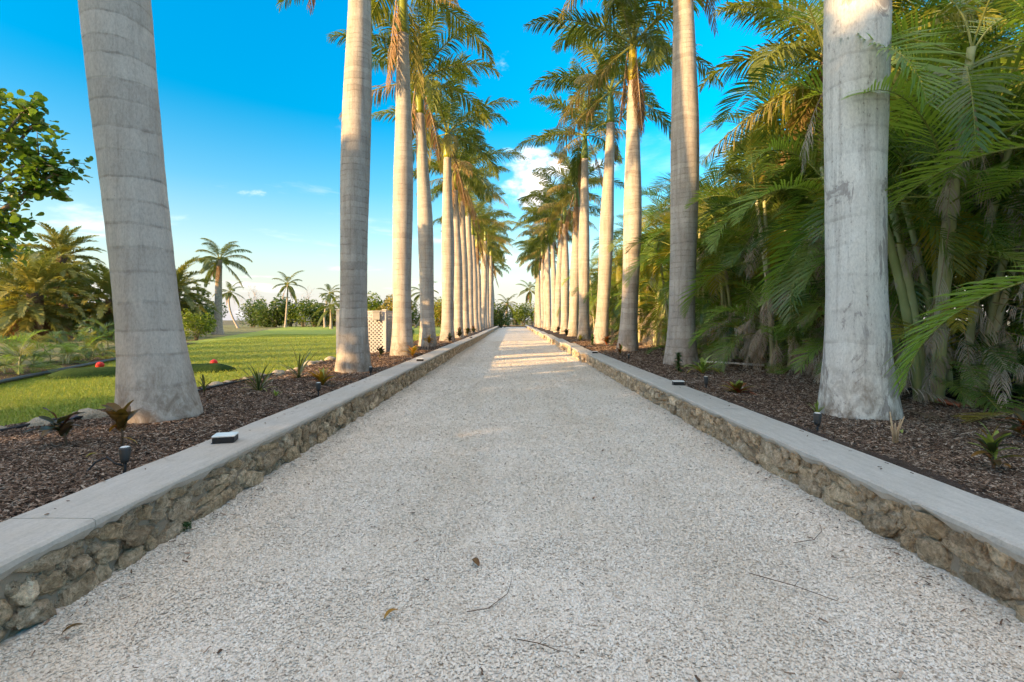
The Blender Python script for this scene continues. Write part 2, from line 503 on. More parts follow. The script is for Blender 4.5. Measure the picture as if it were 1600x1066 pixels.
def concrete_mat(name, base, warm):
    m, t = new_mat(name)
    pos = t.n('ShaderNodeNewGeometry').outputs['Position']
    big = t.noise(pos, 1.1, 6, 0.62, 0.4)
    trow = t.noise(t.mapping(pos, (26, 5, 14)), 1.0, 6, 0.68)
    fine = t.noise(pos, 70, 5, 0.75)
    col = t.ramp(trow, [(0.3, tuple(c * 0.84 for c in base)), (0.55, base), (0.75, tuple(min(1, c * 1.1) for c in base))])
    col = t.mix(t.ramp(big, [(0.42, 0.0), (0.68, 0.65)]), col, warm)
    col = t.mix(1.0, col, t.ramp(fine, [(0.28, 0.82), (0.5, 1.0), (0.78, 1.1)]), 'MULTIPLY')
    st = t.noise(pos, 7.0, 6, 0.75, 0.6)
    col = t.mix(t.ramp(st, [(0.60, 0.0), (0.72, 0.35)]), col, tuple(c * 0.45 for c in warm))
    h = t.math('ADD', t.math('MULTIPLY', fine, 0.4), trow)
    finish(t, pbr(t, col, 0.88, bump(t, h, 0.3, 0.01), 0.25))
    return m


def stone_mat():
    m, t = new_mat('coral_stone')
    tc = t.n('ShaderNodeTexCoord').outputs['Object']
    pos = t.n('ShaderNodeNewGeometry').outputs['Position']
    r = t.n('ShaderNodeObjectInfo').outputs['Random']
    a = t.noise(pos, 13, 7, 0.7, 0.6)
    pit = t.n('ShaderNodeTexVoronoi', {'Vector': pos, 'Scale': 75.0}).outputs['Distance']
    col = t.ramp(a, [(0.26, (0.20, 0.15, 0.10)), (0.42, (0.45, 0.36, 0.26)), (0.56, (0.62, 0.515, 0.395)), (0.70, (0.82, 0.75, 0.64))])
    tint = t.ramp(r, [(0.0, (0.72, 0.66, 0.58)), (0.35, (1.0, 0.96, 0.9)), (0.7, (1.0, 0.9, 0.76)), (0.9, (1.2, 1.15, 1.05)), (1.0, (1.5, 1.45, 1.35))])
    col = t.mix(1.0, col, tint, 'MULTIPLY')
    pm = t.math('MULTIPLY', t.ramp(pit, [(0.0, 1.0), (0.28, 0.0)]), t.ramp(t.noise(pos, 9, 3), [(0.48, 0.0), (0.6, 1.0)]))
    col = t.mix(t.math('MULTIPLY', pm, 0.7), col, (0.07, 0.05, 0.035))
    spk = t.noise(pos, 48, 5, 0.8)
    col = t.mix(1.0, col, t.ramp(spk, [(0.32, 0.55), (0.5, 1.0), (0.68, 1.32)]), 'MULTIPLY')
    h = t.math('SUBTRACT', t.math('ADD', a, t.math('MULTIPLY', spk, 0.6)), t.math('MULTIPLY', pm, 0.6))
    finish(t, pbr(t, col, 0.92, bump(t, h, 1.0, 0.035), 0.15))
    return m


M['gravel'] = gravel_ground_mat()
M['pebble'] = pebble_mat()
M['mulch'] = mulch_ground_mat()
M['chip'] = chip_mat()
M['lawn'] = lawn_mat('lawn_grass', [(0.16, 0.23, 0.03), (0.26, 0.34, 0.05), (0.35, 0.41, 0.08)], (0.37, 0.37, 0.11), 0.6)
M['dry'] = lawn_mat('dry_grass', [(0.15, 0.13, 0.06), (0.24, 0.21, 0.10), (0.33, 0.29, 0.16)], (0.13, 0.17, 0.045), 0.6)
M['earth'] = lawn_mat('bare_ground', [(0.13, 0.10, 0.06), (0.20, 0.16, 0.10), (0.28, 0.23, 0.15)], (0.10, 0.12, 0.04), 0.6)
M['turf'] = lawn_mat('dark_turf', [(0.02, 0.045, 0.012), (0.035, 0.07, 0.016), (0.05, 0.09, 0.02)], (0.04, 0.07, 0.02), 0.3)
M['orange_grass'] = lawn_mat('orange_dry_grass', [(0.20, 0.11, 0.05), (0.32, 0.18, 0.08), (0.42, 0.28, 0.14)], (0.20, 0.19, 0.05), 0.4)
M['blade'] = blade_mat()
M['coping_l'] = concrete_mat('coping_concrete_warm', (0.50, 0.47, 0.43), (0.43, 0.38, 0.31))
M['coping_r'] = concrete_mat('coping_concrete_cool', (0.50, 0.48, 0.445), (0.43, 0.41, 0.37))
M['mortar'] = concrete_mat('mortar', (0.34, 0.28, 0.215), (0.23, 0.17, 0.115))
M['stone'] = stone_mat()

# ================================================================== ground, road, beds
ROAD_Z, BED_Z, LAWN_Z = 0.0, 0.27, 0.2
WL_TOP, WR_TOP = 0.325, 0.30
ROAD_END = 88.0


def left_front(y):
    return -1.965 + 0.02 * sin(y * 0.23 + 0.4)


JOGS = [-6, 14.6, 20.4, 25.5, 33, 42, 54, 70, 100]


def right_front(y):
    for a, b in zip(JOGS, JOGS[1:]):
        if a <= y < b:
            if a < 0:
                return 2.125 + 0.008 * sin(y * 0.5)
            return 2.02 + 0.16 * (y - a) / (b - a) + 0.004 * max(0, y - 30)
    return 2.3


def grid(name, xs, ys, zf, mat, kind='structure'):
    mb_v = [(x, y, zf(x, y)) for y in ys for x in xs]
    nx = len(xs)
    f = [(j * nx + i, j * nx + i + 1, (j + 1) * nx + i + 1, (j + 1) * nx + i) for j in range(len(ys) - 1) for i in range(nx - 1)]
    me = bpy.data.meshes.new(name)
    me.from_pydata(mb_v, [], f)
    me.materials.append(mat)
    me.polygons.foreach_set('use_smooth', [True] * len(f))
    o = link(name, me)
    if kind:
        o['kind'] = kind
    return o


def span(a, b, n):
    return [a + (b - a) * i / (n - 1) for i in range(n)]


def geo(a, b, n, p=2.0):
    return [a + (b - a) * (i / (n - 1)) ** p for i in range(n)]


grid('ground', span(-900, 900, 19), span(-300, 1500, 19), lambda x, y: -0.06, M['earth'])
grid('road', span(-2.3, 2.6, 30), geo(-4, ROAD_END, 130, 1.7), lambda x, y: ROAD_Z + 0.012 * fbm(x * 0.7, y * 0.7), M['gravel'])


def bed_z(x, y):
    ax = abs(x)
    return BED_Z + 0.025 * fbm(x * 1.3, y * 1.3, 3) - (0.03 if ax < 2.6 else 0.0)


def bed_edge(y):
    return -4.45 - 0.12 * sin(y * 0.5) - 0.08 * sin(y * 1.7 + 1)


def strip(name, fx0, fx1, ys, nx, zf, mat):
    v, f = [], []
    for y in ys:
        a, b = fx0(y), fx1(y)
        for i in range(nx):
            x = a + (b - a) * i / (nx - 1)
            v.append((x, y, zf(x, y)))
    for j in range(len(ys) - 1):
        for i in range(nx - 1):
            f.append((j * nx + i, j * nx + i + 1, (j + 1) * nx + i + 1, (j + 1) * nx + i))
    me = bpy.data.meshes.new(name)
    me.from_pydata(v, [], f)
    me.materials.append(mat)
    me.polygons.foreach_set('use_smooth', [True] * len(f))
    o = link(name, me)
    o['kind'] = 'structure'
    return o


BY = geo(-4, ROAD_END + 4, 150, 1.6)
strip('left_planting_bed', lambda y: bed_edge(y) - 0.35, lambda y: left_front(y) - 0.30, BY, 26,
      lambda x, y: bed_z(x, y) - 0.12 * max(0.0, min(1.0, (bed_edge(y) + 0.05 - x) / 0.3)), M['mulch'])
strip('right_planting_bed', lambda y: right_front(y) + 0.30, lambda y: 11.0, BY, 50, bed_z, M['mulch'])
grid('right_ground', geo(10.9, 120, 12), geo(-20, 160, 20), lambda x, y: 0.2, M['earth'])


def lawn_z(x, y):
    return LAWN_Z + 0.03 * fbm(x * 0.12, y * 0.12, 9)


strip('lawn', lambda y: -12.6 - 0.36 * max(0, y - 16) - 0.45 * min(0, y - 16) if y > 6 else -10.0 + 0.0 * y, lambda y: bed_edge(y), geo(-6, 84, 120, 1.6), 40, lawn_z, M['lawn'])
strip('dry_lawn', lambda y: -130.0, lambda y: -6.0, geo(-20, 110, 40), 50, lambda x, y: LAWN_Z - 0.075 + 0.012 * fbm(x * .3, y * .3), M['dry'])
strip('dry_grass_verge', lambda y: -40, lambda y: 30, span(ROAD_END - 0.5, 110, 12), 30, lambda x, y: 0.14 + 0.1 * fbm(x * 0.3, y * 0.3, 5), M['orange_grass'])


# ------------------------------------------------------------------ scattered fine stuff by geometry nodes
class GN:
    def __init__(self, name):
        self.g = bpy.data.node_groups.new(name, 'GeometryNodeTree')
        self.g.interface.new_socket('Geometry', in_out='INPUT', socket_type='NodeSocketGeometry')
        self.g.interface.new_socket('Geometry', in_out='OUTPUT', socket_type='NodeSocketGeometry')
        self.i = self.g.nodes.new('NodeGroupInput')
        self.o = self.g.nodes.new('NodeGroupOutput')

    def n(self, t, ins=None, **kw):
        nd = self.g.nodes.new(t)
        for k, v in kw.items():
            setattr(nd, k, v)
        if ins:
            for k, v in ins.items():
                s = nd.inputs[k]
                if isinstance(v, bpy.types.NodeSocket):
                    self.g.links.new(v, s)
                else:
                    s.default_value = v
        return nd

    def math(self, op, a, b=0.0):
        return self.n('ShaderNodeMath', {0: a, 1: b}, operation=op).outputs[0]


def scatter(obj, name, shapes, dens_max, y_falloff, size0, size1, rot_lo, rot_hi, mat, sc_lo, sc_hi, seed=1, lift=0.0):
    """shapes: function(g) -> list of geometry sockets; density falls with y like (y0/y)^p"""
    g = GN(name)
    pos = g.n('GeometryNodeInputPosition').outputs[0]
    y = g.n('ShaderNodeSeparateXYZ', {0: pos}).outputs[1]
    y0, p = y_falloff
    rel = g.math('MAXIMUM', g.math('DIVIDE', y, y0), 1.0)
    dens = g.math('MULTIPLY', g.math('POWER', rel, -p), dens_max)
    d = g.n('GeometryNodeDistributePointsOnFaces', {'Mesh': g.i.outputs[0], 'Density': dens, 'Seed': seed})
    insts = []
    for s in shapes(g):
        sm = g.n('GeometryNodeSetMaterial', {'Geometry': s, 'Material': mat})
        insts.append(g.n('GeometryNodeGeometryToInstance', {0: sm.outputs[0]}).outputs[0])
    j = g.n('GeometryNodeJoinGeometry')
    for s in insts:
        g.g.links.new(s, j.inputs[0])
    rnd = g.n('FunctionNodeRandomValue', data_type='FLOAT_VECTOR')
    rnd.inputs[0].default_value = rot_lo
    rnd.inputs[1].default_value = rot_hi
    rnd.inputs['Seed'].default_value = seed + 3
    scv = g.n('FunctionNodeRandomValue', data_type='FLOAT_VECTOR')
    scv.inputs[0].default_value = sc_lo
    scv.inputs[1].default_value = sc_hi
    scv.inputs['Seed'].default_value = seed + 5
    k = g.n('ShaderNodeMapRange', {'Value': rel, 'From Min': 1.0, 'From Max': 6.0, 'To Min': size0, 'To Max': size1})
    scm = g.n('ShaderNodeVectorMath', {0: scv.outputs[0], 3: k.outputs[0]}, operation='SCALE')
    off = g.n('GeometryNodeSetPosition', {'Geometry': d.outputs['Points'], 'Offset': (0, 0, lift)})
    ip = g.n('GeometryNodeInstanceOnPoints', {'Points': off.outputs[0], 'Instance': j.outputs[0], 'Pick Instance': True,
                                              'Rotation': rnd.outputs[0], 'Scale': scm.outputs[0]})
    g.g.links.new(ip.outputs[0], g.o.inputs[0])
    md = obj.modifiers.new('scatter', 'NODES')
    md.node_group = g.g


def pebble_shapes(g):
    outs = []
    for q in range(4):
        s = g.n('GeometryNodeMeshIcoSphere', {'Radius': 0.5, 'Subdivisions': 2})
        nz = g.n('ShaderNodeTexNoise', {'Scale': 2.2, 'W': q * 4.7, 'Detail': 1.0}, noise_dimensions='4D')
        v = g.n('ShaderNodeVectorMath', {0: nz.outputs['Color'], 1: (0.5, 0.5, 0.5)}, operation='SUBTRACT')
        v2 = g.n('ShaderNodeVectorMath', {0: v.outputs[0], 3: 1.1}, operation='SCALE')
        outs.append(g.n('GeometryNodeSetPosition', {'Geometry': s.outputs[0], 'Offset': v2.outputs[0]}).outputs[0])
    return outs


def chip_shapes(g):
    outs = []
    for q in range(4):
        s = g.n('GeometryNodeMeshCube', {'Size': (1, 0.16 + 0.05 * q, 0.09), 'Vertices X': 4})
        nz = g.n('ShaderNodeTexNoise', {'Scale': 1.8, 'W': q * 3.1 + 1, 'Detail': 1.0}, noise_dimensions='4D')
        v = g.n('ShaderNodeVectorMath', {0: nz.outputs['Color'], 1: (0.5, 0.5, 0.5)}, operation='SUBTRACT')
        v2 = g.n('ShaderNodeVectorMath', {0: v.outputs[0], 1: (0.5, 0.5, 0.35)}, operation='MULTIPLY')
        outs.append(g.n('GeometryNodeSetPosition', {'Geometry': s.outputs[0], 'Offset': v2.outputs[0]}).outputs[0])
    return outs


def blade_shapes(g):
    outs = []
    for q in range(3):
        s = g.n('GeometryNodeMeshCone', {'Vertices': 3, 'Side Segments': 3, 'Radius Bottom': 0.055 + 0.02 * q, 'Depth': 1.0}, fill_type='NONE')
        pos = g.n('GeometryNodeInputPosition').outputs[0]
        z = g.n('ShaderNodeSeparateXYZ', {0: pos}).outputs[2]
        bend = g.math('MULTIPLY', g.math('MULTIPLY', z, z), 0.25 + 0.2 * q)
        off = g.n('ShaderNodeCombineXYZ', {0: bend}).outputs[0]
        outs.append(g.n('GeometryNodeSetPosition', {'Geometry': s.outputs['Mesh'], 'Offset': off}).outputs[0])
    return outs


o = strip('gravel', lambda y: left_front(y) + 0.01, lambda y: right_front(y) - 0.01, geo(1.2, 30, 60, 1.4), 14, lambda x, y: ROAD_Z + 0.012 * fbm(x * 0.7, y * 0.7) + 0.002, M['gravel'])
tag(o, 'white crushed shell gravel covering the driveway', 'gravel', kind='stuff')
scatter(o, 'gravel_scatter', pebble_shapes, 12500.0, (2.6, 1.75), 0.0112, 0.026, (-0.6, -0.6, 0), (0.6, 0.6, 6.28), M['pebble'], (0.6, 0.45, 0.16), (1.5, 1.0, 0.36), 4, 0.001)
o = strip('left_mulch', lambda y: bed_edge(y) - 0.05, lambda y: left_front(y) - 0.41, geo(2.0, 26, 50, 1.4), 14, lambda x, y: bed_z(x, y) + 0.002, M['mulch'])
tag(o, 'dark shredded mulch on the left planting bed', 'mulch', kind='stuff')
scatter(o, 'left_mulch_scatter', chip_shapes, 5000.0, (3.4, 1.7), 0.047, 0.12, (-0.35, -0.4, 0), (0.35, 0.4, 6.28), M['chip'], (0.35, 0.5, 0.5), (1.1, 1.0, 1.0), 11, 0.008)
o = strip('right_mulch', lambda y: right_front(y) + 0.41, lambda y: 6.5, geo(2.0, 26, 50, 1.4), 20, lambda x, y: bed_z(x, y) + 0.002, M['mulch'])
tag(o, 'dark shredded mulch and leaf litter on the right planting bed', 'mulch', kind='stuff')
scatter(o, 'right_mulch_scatter', chip_shapes, 5000.0, (3.2, 1.7), 0.047, 0.12, (-0.35, -0.4, 0), (0.35, 0.4, 6.28), M['chip'], (0.35, 0.5, 0.5), (1.25, 1.0, 1.0), 15, 0.008)
o = strip('grass', lambda y: -10.5 - 0.25 * max(0, y - 9), lambda y: bed_edge(y) - 0.15, geo(4.0, 36, 60, 1.4), 24, lambda x, y: lawn_z(x, y) + 0.004, M['lawn'])
tag(o, 'short mown lawn grass left of the palms', 'grass', kind='stuff')
scatter(o, 'grass_scatter', blade_shapes, 2000.0, (5.0, 1.6), 0.045, 0.085, (-0.6, -0.6, 0), (0.6, 0.6, 6.28), M['blade'], (0.6, 0.6, 0.5), (1.2, 1.2, 1.1), 21, 0.01)

# wind-blown litter: sparse on the drive, thicker along the wall feet and on the copings
def litter(name, fx0, fx1, z, dens, label, seed):
    o = strip(name, fx0, fx1, geo(1.3, 22, 40, 1.4), 4, lambda x, y: z + (0.012 * fbm(x * 0.7, y * 0.7) if z < 0.1 else 0.0), M['mulch'])
    tag(o, label, 'litter', kind='stuff')
    scatter(o, name + '_scatter', chip_shapes, dens, (3.0, 1.0), 0.032, 0.05, (-0.2, -0.25, 0), (0.2, 0.25, 6.28), M['chip'], (0.3, 0.5, 0.4), (1.2, 1.0, 0.8), seed, 0.0)


litter('drive_litter', lambda y: left_front(y) + 0.1, lambda y: right_front(y) - 0.1, 0.014, 9.0, 'sparse dark bits of bark and leaf on the gravel', 31)
litter('left_edge_litter', lambda y: left_front(y) + 0.02, lambda y: left_front(y) + 0.22, 0.014, 90.0, 'bark bits gathered along the foot of the left wall', 32)
litter('right_edge_litter', lambda y: right_front(y) - 0.24, lambda y: right_front(y) - 0.02, 0.014, 110.0, 'bark bits gathered along the foot of the right wall', 33)
litter('left_coping_litter', lambda y: left_front(y) - 0.39, lambda y: left_front(y) - 0.20, WL_TOP + 0.008, 45.0, 'bark bits spilled on the left coping', 34)
litter('right_coping_litter', lambda y: right_front(y) + 0.20, lambda y: right_front(y) + 0.39, WR_TOP + 0.008, 45.0, 'bark bits spilled on the right coping', 35)

# ================================================================== stone walls
import bmesh


def stone_variant(i):
    """broken coral rock: a blob cut by a few flat planes, then roughened"""
    rr = random.Random(i * 11 + 1)
    bm = bmesh.new()
    bmesh.ops.create_icosphere(bm, subdivisions=3, radius=1.0)
    planes = []
    for k in range(9):
        d = Vector((rr.gauss(0, 1), rr.gauss(0, 1), rr.gauss(0, 1))).normalized()
        planes.append((d, rr.uniform(0.62, 0.9)))
    for v in bm.verts:
        c = v.co.copy()
        c = Vector([math.copysign(abs(a) ** 0.6, a) for a in c]) * 0.95
        for d, h in planes:
            q = c.dot(d)
            if q > h:
                c -= d * (q - h) * 0.85
        nz = mn.noise(c * 1.6 + Vector((i * 7.3, 1.1, 2.7)))
        n2 = mn.noise(c * 4.2 + Vector((3.3, i * 5.1, 0.7)))
        n3 = mn.noise(c * 9.0 + Vector((1.3, 2.1, i * 3.3)))
        v.co = c * (1 + 0.18 * nz + 0.20 * n2 + 0.09 * n3)
    me = bpy.data.meshes.new('stone')
    bm.to_mesh(me)
    bm.free()
    me.materials.append(M['stone'])
    me.polygons.foreach_set('use_smooth', [False] * len(me.polygons))
    return me


STONES = [stone_variant(i) for i in range(10)]
STONE_NP = []


def low_stone(i):
    bm = bmesh.new()
    bmesh.ops.create_icosphere(bm, subdivisions=2, radius=0.95)
    for v in bm.verts:
        v.co *= 1 + 0.35 * mn.noise(v.co * 1.8 + Vector((i * 7.3, 1.1, 2.7)))
    me = bpy.data.meshes.new('low_stone')
    bm.to_mesh(me)
    bm.free()
    return me


for me in [low_stone(i) for i in range(10)]:
    a = np.zeros(len(me.vertices) * 3)
    me.vertices.foreach_get('co', a)
    STONE_NP.append((a.reshape(-1, 3), [tuple(p.vertices) for p in me.polygons]))


def stone_wall(name, label, front, side, top, cmat, seed, y_far):
    rr = random.Random(seed)
    root = tag(empty(name, (front(3.0), 3.0, 0)), label, 'wall', 'low stone walls along the driveway')
    ox, oy = front(3.0), 3.0
    W = 0.40
    # coping slabs with a ragged, mortar-smeared lower edge
    joints = [-3.5]
    while joints[-1] < y_far:
        joints.append(joints[-1] + (rr.uniform(2.6, 3.4) if joints[-1] < 30 else 12))
    for J in JOGS[1:-1]:
        if side > 0 and J < y_far:
            joints = sorted([j for j in joints if abs(j - J) > 0.8] + [J])
    for a, b in zip(joints, joints[1:]):
        mb = MB()
        n = max(4, int((b - a) / (0.05 if a < 16 else 0.5)))
        rows = []
        dz = rr.uniform(-0.004, 0.004)
        for i in range(n + 1):
            y = a + 0.002 + (b - a - 0.004) * i / n
            fx = front(min(max(y, a + 1e-4), b - 1e-4))
            rag = 0.062 + 0.030 * fbm(y * 4.0, seed) + 0.018 * fbm(y * 13, seed + 4)
            wob = 0.006 * fbm(y * 2.0, seed + 9)
            wz = top + dz + 0.004 * fbm(y * 1.5, seed + 2)
            e = 0.010 + 0.004 * fbm(y * 9, seed + 3)
            prof = [(fx + side * (0.035), wz - rag - 0.02), (fx + side * (0.012), wz - rag), (fx - side * (0.010) + wob, wz - rag * 0.5), (fx - side * 0.008 + wob, wz - e),
                    (fx + side * (e - 0.004) + wob, wz), (fx + side * W * 0.5, wz + 0.002), (fx + side * (W - 0.012), wz), (fx + side * W, wz - 0.012), (fx + side * W, wz - 0.30)]
            s = len(mb.v)
            mb.v += [(px - ox, y - oy, pz) for px, pz in prof]
            rows.append((s, len(prof)))
        for (s0, k), (s1, _) in zip(rows, rows[1:]):
            for q in range(k - 1):
                mb.f.append((s0 + q, s0 + q + 1, s1 + q + 1, s1 + q) if side < 0 else (s0 + q, s1 + q, s1 + q + 1, s0 + q + 1))
                mb.m.append(0)
        for (s, k) in (rows[0], rows[-1]):
            mb.f.append(tuple(range(s, s + k)))
            mb.m.append(0)
        me = mb.mesh('coping', cmat, smooth=False)
        link('coping', me, root)
    # mortar core
    mb = MB()
    ys = geo(-3.5, y_far, 420, 1.3)
    rows = []
    for y in ys:
        fx = front(y)
        s = len(mb.v)
        for z in (-0.05, 0.03, 0.08, 0.13, 0.18, top - 0.06):
            x = fx + side * (0.034 + 0.018 * fbm(y * 8, z * 8, seed))
            mb.v.append((x - ox, y - oy, z))
        rows.append(s)
    for s0, s1 in zip(rows, rows[1:]):
        for q in range(5):
            mb.f.append((s0 + q, s0 + q + 1, s1 + q + 1, s1 + q) if side < 0 else (s0 + q, s1 + q, s1 + q + 1, s0 + q + 1))
            mb.m.append(0)
    link('mortar', mb.mesh('mortar', M['mortar']), root)
    if side > 0:
        for J in JOGS[1:-1]:
            if J < y_far:
                mb = MB()
                mb.box((right_front(J + 1e-3) - ox + 0.02, J - oy - 0.004, -0.05), (right_front(J - 1e-3) - ox + 0.2, J - oy + 0.15, top - 0.05))
                link('end_face', mb.mesh('end_face', M['stone'], False), root)
    # fieldstones, laid in uneven courses
    zone = top - 0.058
    n_own = 0
    big = MB()
    y = -3.0
    cells = []
    while y < y_far * 0.62:
        wcol = rr.uniform(0.20, 0.42) * (1.0 if y < 14 else 1.5)
        k = rr.choice([2, 3, 3, 3, 4])
        cuts = sorted([0.0] + [(q + 1 + rr.uniform(-0.25, 0.25)) / k for q in range(k - 1)] + [1.0])
        for q in range(k):
            z0, z1 = cuts[q] * zone - (0.02 if q == 0 else 0), cuts[q + 1] * zone
            m = rr.choice([1, 2, 2, 3]) if (z1 - z0) < 0.12 else rr.choice([1, 2, 2])
            ed = [0.0] + sorted((t + 1 + rr.uniform(-0.3, 0.3)) / m for t in range(m - 1)) + [1.0]
            for t in range(m):
                cells.append((y + ed[t] * wcol, y + ed[t + 1] * wcol, z0, z1))
        y += wcol
    extra = []
    for (a, b, z0, z1) in cells:
        if rr.random() < 0.7:
            extra.append((b - 0.03, b + 0.03, z1 - 0.035, z1 + 0.02))
    for (a, b, z0, z1) in cells + extra:
        cy = (a + b) / 2 + rr.uniform(-.012, .012)
        cz = (z0 + z1) / 2 + rr.uniform(-.010, .010)
        hw = (b - a) / 2 * rr.uniform(1.04, 1.2)
        hh = (z1 - z0) / 2 * rr.uniform(1.06, 1.22)
        dep = min(0.055, 0.5 * min(hw, hh) + 0.018) * rr.uniform(0.8, 1.2)
        x = front(cy) + side * rr.uniform(0.022, 0.055)
        tilt = rr.uniform(-0.35, 0.35)
        vi = rr.randrange(10)
        rot = (tilt, rr.uniform(-0.15, 0.15), rr.choice([0, pi]) + rr.uniform(-0.12, 0.12))
        if 1.55 < cy and n_own < 296:
            s = link('stone', STONES[vi], root, (x - ox, cy - oy, cz), rot, (dep, hw, hh))
            n_own += 1
        else:
            mat4 = Matrix.Translation((x - ox, cy - oy, cz)) @ Matrix.Rotation(rot[0], 4, 'X') @ Matrix.Diagonal((dep, hw, hh, 1))
            A = np.array(mat4)
            V = STONE_NP[vi][0] @ A[:3, :3].T + A[:3, 3]
            i0 = len(big.v)
            big.v.extend(map(tuple, V))
            for f in STONE_NP[vi][1]:
                big.f.append(tuple(i0 + q for q in f))
                big.m.append(0)
    # small chinking stones pressed into the mortar between the large ones
    y = 1.0
    while y < 17:
        for q in range(4):
            cz = zone * (q + 0.3) / 3.6 + rr.uniform(-.02, .02)
            cy = y + rr.uniform(-.025, .025)
            sz_ = rr.uniform(0.018, 0.036)
            mat4 = Matrix.Translation((front(cy) + side * 0.042 - ox, cy - oy, cz)) @ Matrix.Rotation(rr.uniform(-1, 1), 4, 'X') @ Matrix.Diagonal((sz_ * 0.7, sz_ * rr.uniform(0.9, 1.5), sz_, 1))
            A = np.array(mat4)
            vi = rr.randrange(10)
            V = STONE_NP[vi][0] @ A[:3, :3].T + A[:3, 3]
            i0 = len(big.v)
            big.v.extend(map(tuple, V))
            for f in STONE_NP[vi][1]:
                big.f.append(tuple(i0 + q2 for q2 in f))
                big.m.append(0)
        y += 0.052
    o = link('small_stones', big.mesh('small_stones', M['stone'], False), root)
    o['kind'] = 'stuff'
    return root


stone_wall('stone_wall', 'low coral stone wall with concrete coping on the left of the driveway', left_front, -1, WL_TOP, M['coping_l'], 3, ROAD_END)
stone_wall('stone_wall', 'low coral stone wall with stepped concrete coping on the right of the driveway', right_front, 1, WR_TOP, M['coping_r'], 8, ROAD_END)


# ================================================================== palms
def frond_mesh(name, L, e0, arch, n, ll, lw, seed, mats, vee=0.5, plume=0.0, hang=0.5, start=0.14, sweep=1.0, rr=0.02, sway=0.25, segs=3, miss=0.0):
    """pinnate frond: grows from the origin in the +X/Z plane, leaflets along a curved rachis"""
    r = random.Random(seed)
    NS = 16
    pts = [Vector((0, 0, 0))]
    e = e0
    yaw = 0.0
    yv = r.uniform(-sway, sway)
    for i in range(NS):
        s = (i + 0.5) / NS
        e -= arch / NS * (0.45 + 1.1 * s)
        e = max(e, -1.45)
        yaw += yv / NS
        d = Vector((cos(e) * cos(yaw), cos(e) * sin(yaw), sin(e)))
        pts.append(pts[-1] + d * (L / NS))

    def at(s):
        f = s * NS
        i = min(int(f), NS - 1)
        p = pts[i].lerp(pts[i + 1], f - i)
        t = (pts[i + 1] - pts[i]).normalized()
        return p, t
    mb = MB()
    mb.tube(pts, [rr * (1 - 0.85 * i / NS) for i in range(NS + 1)], 5, 1, True)
    G = Vector((0, 0, -1))
    for side in (-1, 1):
        for k in range(n):
            s = start + (1 - start) * ((k + 0.5 + r.uniform(-0.3, 0.3)) / n) ** 0.92
            if r.random() < miss:
                continue
            p, t = at(min(s, 0.999))
            sd = t.cross(Vector((0, 0, 1)))
            if sd.length < 0.15:
                sd = Vector((0, -1, 0))
            sd.normalize()
            up = sd.cross(t).normalized()
            u = (s - start) / (1 - start)
            prof = min(1.0, 0.45 + u * 3.2) * (1.0 if u < 0.55 else 1.0 - 0.68 * ((u - 0.55) / 0.45) ** 1.3)
            l = ll * prof * r.uniform(0.85, 1.1)
            fw = sweep * (0.55 + 0.75 * u)
            vv = vee + (r.choice([-1, 0, 1]) * plume if plume else 0) + r.uniform(-0.12, 0.12)
            d = (sd * side * cos(vv) + up * sin(vv) + t * fw).normalized()
            hk = hang * r.uniform(0.7, 1.3)
            wdir = (t - d * t.dot(d)).normalized()
            q = p.copy()
            prev = None
            for i in range(segs + 1):
                a = i / segs
                wd = lw * prof ** 0.5 * (0.55 if i == 0 else 1.0 - 0.35 * (a - 0.33)) * 0.5
                if i == segs:
                    idx = len(mb.v)
                    mb.v.append(tuple(q))
                    mb.f.append((prev, prev + 1, idx))
                    mb.m.append(0)
                else:
                    idx = len(mb.v)
                    mb.v.append(tuple(q - wdir * wd))
                    mb.v.append(tuple(q + wdir * wd))
                    if prev is not None:
                        mb.f.append((prev, prev + 1, idx + 1, idx))
                        mb.m.append(0)
                    prev = idx
                d = (d + G * hk * (0.35 + a)).normalized()
                q = q + d * (l / segs)
    return mb.mesh(name, mats, smooth=False)


def frond_set(name, elevs, L, arch, n, ll, lw, mats, seed, per=2, **kw):
    out = []
    for i, e in enumerate(elevs):
        row = []
        for q in range(per):
            rs = random.Random(seed + i * 13 + q)
            row.append(frond_mesh(name, L * rs.uniform(0.9, 1.08), radians(e), arch * rs.uniform(0.85, 1.2) * (1 if e > -10 else 0.55), n, ll, lw, seed + i * 31 + q * 7, mats, **kw))
        out.append((e, row))
    return out


ROY_E = [82, 66, 48, 30, 12, -8, -28]
ROYAL = frond_set('royal_frond', ROY_E, 3.5, 1.12, 104, 0.72, 0.042, [M['royal'], M['rachis']], 100, 3, vee=0.25, plume=0.6, hang=0.5, start=0.10, rr=0.035)
ROYAL_OLD = frond_set('royal_old_frond', [8, -22, -45], 3.3, 1.0, 70, 0.7, 0.038, [M['royal_old'], M['rachis']], 300, 2, vee=0.0, plume=0.5, hang=0.9, start=0.10, rr=0.035, miss=0.1)
ROYAL_DEAD = frond_set('royal_dead_frond', [-66, -82], 3.0, 0.4, 60, 0.6, 0.032, [M['dead_brown'], M['rachis_dead']], 360, 2, vee=-0.3, plume=0.3, hang=1.2, start=0.15, rr=0.03, miss=0.2)
ARECA_E = [84, 70, 55, 38, 20, 0, -25]
ARE_KW = dict(vee=0.48, plume=0.06, hang=0.2, start=0.20, rr=0.014, sway=0.5)
ARECA = frond_set('areca_frond', ARECA_E, 2.0, 1.5, 31, 0.62, 0.030, [M['areca'], M['rachis']], 500, 2, **ARE_KW)
ARECA_L = frond_set('areca_light_frond', ARECA_E, 2.0, 1.5, 31, 0.62, 0.030, [M['areca_light'], M['rachis']], 560, 1, **ARE_KW)
